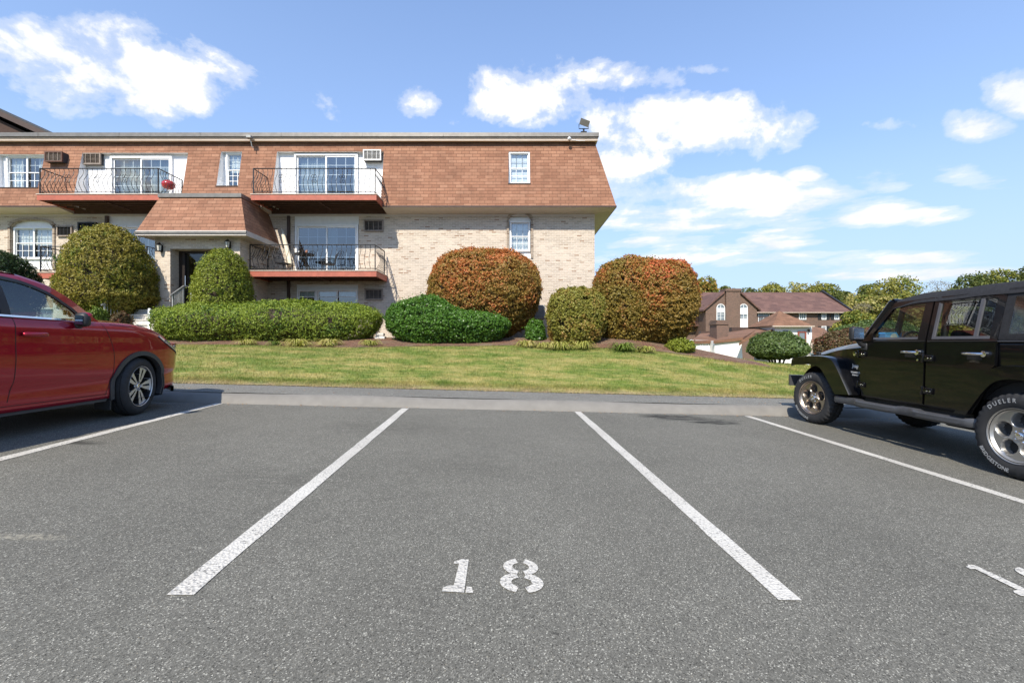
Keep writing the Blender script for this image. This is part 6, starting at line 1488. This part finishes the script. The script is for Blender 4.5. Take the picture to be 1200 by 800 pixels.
x0, x1, z0, z1 = PX(946.8, 949.2, 384.5, 389, 41.8); m_ = MB(); m_.lathe([(-.14,.0),(-.13,.07),(.06,.10),(.10,.11),(.16,.02),(.17,0)], ((x0+x1)/2,41.8,(z0+z1)/2), 'z', 8); m_.box((x0+x1)/2-.03, (x0+x1)/2+.03, 41.8, 41.99, (z0+z1)/2, (z0+z1)/2+.05); m_.build('lantern', M['iron'], cb_)
for k in range(3): x0, x1, z0, z1 = PX(813+k*9.5, 821+k*9.5, 400.5, 412, 41); m_ = MB(); sash(m_, x0, x1, z0, z1, 40.97, .05, .05); m_.build('door_panel', M['frame_white'], cb_)
# chair-lift-like pale arm beside the hood: white handrail of the clubhouse ramp
hr = MB(); hr.tube([(X(951,30),30,Z(413,30)),(X(951,30),30,Z(402,30)),(X(957,30),30,Z(401.5,30)),(X(966,29),29,Z(411,29))], .06, 6); hr.tube([(X(948,30),30,Z(416,30)),(X(948,30),30,Z(403,30))], .03, 6)
for k in (2, 3, 4, 5): hr.tube([(X(951+k*2,30),30,Z(414,30)),(X(951+k*2,30),30,Z(402+k*.6,30))], .02, 5)
tag(hr.build('ramp_railing', M['fascia_beige']), 'pale ramp handrail just beyond the hood of the black car', 'handrail')

# ================================================================ trees
M['leaf_a'] = mat_leaf('leaf_mid_green', (.065,.105,.018), (.15,.20,.03), (.26,.25,.05), scale=.22, trans=.3)
M['leaf_b'] = mat_leaf('leaf_orange', (.26,.16,.035), (.42,.24,.05), (.18,.20,.04), scale=.3, trans=.3)
M['leaf_c'] = mat_leaf('leaf_dark', (.045,.07,.018), (.09,.125,.03), (.14,.16,.04), scale=.25)
M['leaf_d'] = mat_leaf('leaf_lime', (.12,.165,.028), (.22,.26,.05), (.34,.30,.09), scale=.25, trans=.3)
M['leaf_e'] = mat_leaf('leaf_grey', (.17,.15,.10), (.24,.21,.14), trans=.3)
def tree(px, py_top, Y, width, mat, label, n=5200, leaf=.42, blobs=9, seed=0, bare=False, base=-5.5, low=.12):
    rs = random.Random(seed*7+3); nr_ = np.random.default_rng(seed+50)
    x = X(px, Y); zt = Z(py_top, Y); zg = CH+base; H = zt-zg; rw = width/F*Y/2
    root = empty('tree', (x, Y, zg), label=label, cat='tree', group='trees on the skyline')
    mb = MB(); mb.tube([(0,0,-.5),(.1,0,H*.2),(-.1,.1,H*.45),(.05,0,H*.8)], .3, 8, radii=[H*.028,H*.022,H*.016,.04])
    cs = []
    for k in range(blobs):
        a = rs.uniform(0, 6.28); rr = rs.uniform(.1, .68); zz = H*(low+.12+(1-low-.22)*rs.random()); taper = 1-.45*max(0, (zz/H-.6)/.4)
        c = Vector((rw*rr*math.cos(a)*taper, rw*.8*rr*math.sin(a)*taper, zz)); R_ = rw*rs.uniform(.32, .55)
        if zz+R_*.75 > H: c.z = H-R_*.75
        cs.append((c, R_)); st_ = Vector((0,0,H*rs.uniform(.2,.4))); mid = st_.lerp(c, .5)+Vector((0,0,.4))
        mb.tube([st_, mid, c], .1, 6, radii=[H*.012, H*.008, .03])
        for q in range(3):
            d = Vector((rs.uniform(-1,1), rs.uniform(-1,1), rs.uniform(-.1,1))).normalized(); mb.tube([c-d*R_*.2, c+d*R_*.9], .04, 4, radii=[.05,.012])
    cs.append((Vector((0,0,H-rw*.45)), rw*.5))
    mb.build('trunk', M['bark'], root, smooth=True, fixn=False)
    Ps = []; Ns = []; tot_ = sum(r*r for _, r in cs)
    for c, r in cs:
        m_ = int(n*r*r/tot_); d = nr_.normal(size=(m_, 3)); d /= np.linalg.norm(d, axis=1)[:, None]
        rad = r*(.55+.45*nr_.random(m_)**.5)*(1+.22*wob(d*r+np.array(c), 2.2/max(r,.6)*1.6, seed)); p = np.array(c)+d*rad[:, None]*np.array([1,1,.78])
        k = wob(p, 1.9, seed+3) > -.55+.5*nr_.random(m_); Ps.append(p[k]); Ns.append(d[k])
    P = np.concatenate(Ps); Nn = np.concatenate(Ns); V, Fc = leaf_quads(P, Nn, leaf*(.55 if bare else 1), leaf*(.3 if bare else .7), 1.1)
    fast_mesh('crown', V, Fc, M[mat], root); return root
T = [ (826,322,84,44,'leaf_b','orange autumn tree directly above the left end of the brick house'), (800,329,86,40,'leaf_b','duller orange tree half hidden by the reddest bush'),
 (852,333,92,30,'leaf_c','dark tree beside the orange one, behind the gable chimney'), (878,335,95,34,'leaf_c','low dark tree behind the ridge, right of the gable chimney'),
 (907,331,92,38,'leaf_a','green tree above the left of the long roof ridge'), (935,328,90,48,'leaf_d','yellow-green tree above the middle of the roof ridge'), (962,328,88,44,'leaf_a','mid green tree above the right end of the roof ridge'),
 (985,339,86,36,'leaf_c','dark tree in the dip right of the roof ridge'), (1003,342,78,44,'leaf_d','lime green tree beside the right end wall of the brick house'), (1018,331,84,36,'leaf_c','dark round tree left of the tallest green one'),
 (1040,324,80,66,'leaf_a','tallest broad green tree right of the brick house'), (1034,343,70,40,'leaf_d','pale yellow tree in front of the tallest green one'), (1012,352,66,36,'leaf_e','bare grey twiggy tree in front of the lime one'),
 (1062,340,74,36,'leaf_a','green tree at the shoulder of the black car windshield'), (1097,325,85,52,'leaf_e','thin grey tree above the soft top of the black car'),
 (1140,318,82,54,'leaf_c','dark green tree rising behind the black soft top'), (1172,313,80,50,'leaf_a','green tree near the right edge above the soft top'), (1205,309,78,56,'leaf_c','dark tree cut by the right picture edge'), (1245,312,80,60,'leaf_a','green tree beyond the right picture edge'),
 (1120,336,90,50,'leaf_a','small green tree behind the black soft top'), (770,333,95,50,'leaf_a','green tree hidden behind the joined bushes'), (1000,362,60,40,'leaf_a','low leafy tree at the right foot of the brick house'), (1075,350,64,44,'leaf_d','lime tree seen through the black car windows'), (1110,352,66,50,'leaf_a','green tree seen through the rear door window')]
for i, (px, py, Y, w, mt, lab) in enumerate(T): tree(px, py, Y, w*1.22, mt, lab, n=16000 if mt != 'leaf_e' else 6000, leaf=.40, seed=i+1, bare=(mt == 'leaf_e'), blobs=17)

# wooded backdrop that reads as one mass beyond the houses
def woods(x0, x1, Y, h, n, mat, name, lab):
    x = rng.uniform(x0, x1, n); t = rng.random(n)**.7; P = np.stack([x, Y+rng.uniform(-5, 5, n), np.zeros(n)], -1)
    top = h*(.72+.28*wob(np.stack([x, x*0, x*0], -1), .11, 3)+.10*wob(np.stack([x, x*0, x*0], -1), .5, 9)); P[:,2] = CH-7+(top+6)*t
    V, Fc = leaf_quads(P, np.tile([0, -1., .3], (n, 1)), .75, .5, 1.2); o_ = fast_mesh(name, V, Fc, M[mat]); tag(o_, lab, 'woods', kind='stuff')
woods(0, 240, 118, 12.5, 60000, 'leaf_a', 'woods', 'wooded skyline far behind the brick house')
woods(-260, 0, 125, 9, 26000, 'leaf_c', 'woods', 'wooded skyline far behind the apartment building')
EXPO = 0.40
# ---------------------------------------------------------------- light, sky, camera
SUN = Vector((-.30, -1.0, 1.02)).normalized()
sun = bpy.data.lights.new('sun', 'SUN'); sun.energy = 5.0; sun.angle = R(.55); sun.color = (1., .925, .80)
so = bpy.data.objects.new('sun', sun); col.objects.link(so); so.rotation_euler = SUN.to_track_quat('Z', 'Y').to_euler()
w = bpy.data.worlds.new('World'); scene.world = w; w.use_nodes = True; t = w.node_tree
for nd in list(t.nodes): t.nodes.remove(nd)
class WN(NT):
    def __init__(s, t): s.t = t
W = WN(t)
sky = W.n('ShaderNodeTexSky', sky_type='NISHITA'); sky.sun_disc = False
sky.sun_elevation = math.asin(SUN.z); sky.sun_rotation = math.atan2(SUN.x, SUN.y)
sky.air_density = 1.0; sky.dust_density = .6; sky.ozone_density = 2.0; sky.altitude = 50
bg = W.n('ShaderNodeBackground'); bg.inputs['Strength'].default_value = .15
hs = W.n('ShaderNodeHueSaturation'); hs.inputs['Saturation'].default_value = 1.0; W.l(sky.outputs[0], hs.inputs['Color'])
W.l(W.mix(1., hs.outputs[0], (.76,1.05,1.42), 'MULTIPLY'), bg.inputs[0])
tc = W.n('ShaderNodeTexCoord'); nrm = W.n('ShaderNodeVectorMath', operation='NORMALIZE'); W.l(tc.outputs['Generated'], nrm.inputs[0])
sp = W.n('ShaderNodeSeparateXYZ'); W.l(nrm.outputs[0], sp.inputs[0])
az = W.math('ARCTAN2', sp.outputs[0], sp.outputs[1]); el = W.math('ARCSINE', sp.outputs[2])
def warp(scale, amp, zs=1.):
    mp = W.n('ShaderNodeMapping'); W.l(nrm.outputs[0], mp.inputs[0]); mp.inputs['Scale'].default_value = (1, 1, zs)
    return mp.outputs[0]
vec = warp(1, 1, 1.35)
n1 = W.noise(vec, 7.5, 11, .60, .15); n2 = W.noise(vec, 1.9, 3, .5); n3 = W.noise(warp(1, 1, 5.), 5.5, 10, .58, .1)
low_ = W.ramp(el, [(.20, 1.), (.36, 0.)]); nmx = W.n('ShaderNodeMix', data_type='FLOAT'); W.l(low_, nmx.inputs[0]); W.l(n1, nmx.inputs[2]); W.l(n3, nmx.inputs[3]); nn_ = nmx.outputs[0]
yc_ = W.math('MAXIMUM', sp.outputs[1], .05); uu = W.math('DIVIDE', sp.outputs[0], yc_); vv = W.math('DIVIDE', sp.outputs[2], yc_)   # direction as a slope towards the north
def ae(px, py): return (px-600)/F, (399.5-py)/F
clouds = [(75,52,100,38,1.),(150,92,110,40,1.),(195,112,60,28,.9),(487,117,22,14,.75),(624,108,55,34,1.),(742,90,55,16,.7),(822,142,118,32,1.),(745,165,55,24,.8),(735,188,45,22,.75),
          (870,228,130,20,.85),(800,256,150,18,.8),(845,285,135,10,.7),(1038,210,34,15,.85),(1138,207,48,14,.85),(1035,248,72,17,.8),(1140,147,40,18,.8),(1195,108,42,26,.95),
          (943,205,22,9,.8),(1040,145,45,8,.5),(1000,302,330,9,.62),(1130,318,240,8,.6),(760,300,120,7,.5),(700,215,60,14,.4),(820,80,30,7,.5)]
tot = None
for (px, py, rx, ry, k) in clouds:
    a, e = ae(px, py); ra = abs(ae(px+rx, py)[0]-ae(px-rx, py)[0])/2; re = abs(ae(px, py-ry)[1]-ae(px, py+ry)[1])/2
    q = W.math('ADD', W.math('POWER', W.math('DIVIDE', W.math('SUBTRACT', uu, a), ra), 2), W.math('POWER', W.math('DIVIDE', W.math('SUBTRACT', vv, e), re), 2))
    f = W.math('MULTIPLY', W.math('SUBTRACT', 1.15, W.math('MULTIPLY', q, .72)), k)
    tot = f if tot is None else W.math('MAXIMUM', tot, f)
tot = W.math('MAXIMUM', tot, -1.)
# scattered cumulus in the rest of the sky (seen in reflections and from the side)
beh = W.ramp(W.noise(vec, 2.6, 6, .6), [(.56, 0.), (.7, 1.)])
back = W.math('MULTIPLY', W.math('GREATER_THAN', W.math('ABSOLUTE', az), 1.0), beh)
field = W.math('MAXIMUM', W.math('ADD', tot, W.math('MULTIPLY', W.math('SUBTRACT', nn_, .5), 5.6)), W.math('SUBTRACT', W.math('MULTIPLY', back, 1.6), .3))
mask = W.ramp(field, [(.05, 0.), (.5, .35), (1.25, 1.)], 'EASE')
# underside a little greyer
shade = W.ramp(W.math('ADD', n1, W.math('MULTIPLY', n2, .4)), [(.50, (.74,.80,.92)), (.82, (1.,1.,1.))])
cb = W.n('ShaderNodeBackground'); W.l(shade, cb.inputs[0]); cb.inputs['Strength'].default_value = .84
hz = W.ramp(el, [(0., .95), (.14, .80), (.36, .42), (.9, .15)])
hb = W.n('ShaderNodeBackground'); hb.inputs[0].default_value = (.64,.80,1.,1); hb.inputs['Strength'].default_value = .74
m0 = W.n('ShaderNodeMixShader'); W.l(hz, m0.inputs[0]); W.l(bg.outputs[0], m0.inputs[1]); W.l(hb.outputs[0], m0.inputs[2])
m1 = W.n('ShaderNodeMixShader'); W.l(mask, m1.inputs[0]); W.l(m0.outputs[0], m1.inputs[1]); W.l(cb.outputs[0], m1.inputs[2])
wo = W.n('ShaderNodeOutputWorld'); W.l(m1.outputs[0], wo.inputs[0])

cam = bpy.data.cameras.new('camera'); cam.sensor_width = 36; cam.lens = F/1200*36; cam.clip_start = .05; cam.clip_end = 4000
co = bpy.data.objects.new('camera', cam); col.objects.link(co); co.location = (0, 0, CH); co.rotation_euler = (R(90), 0, 0)
scene.camera = co
scene.view_settings.view_transform = 'Standard'; scene.view_settings.look = 'None'; scene.view_settings.gamma = 1
scene.view_settings.exposure = EXPO; scene.view_settings.use_curve_mapping = False
c = scene.cycles
c.max_bounces = 7; c.diffuse_bounces = 3; c.glossy_bounces = 4; c.transparent_max_bounces = 10; c.transmission_bounces = 3
c.caustics_reflective = False; c.caustics_refractive = False; c.use_denoising = True
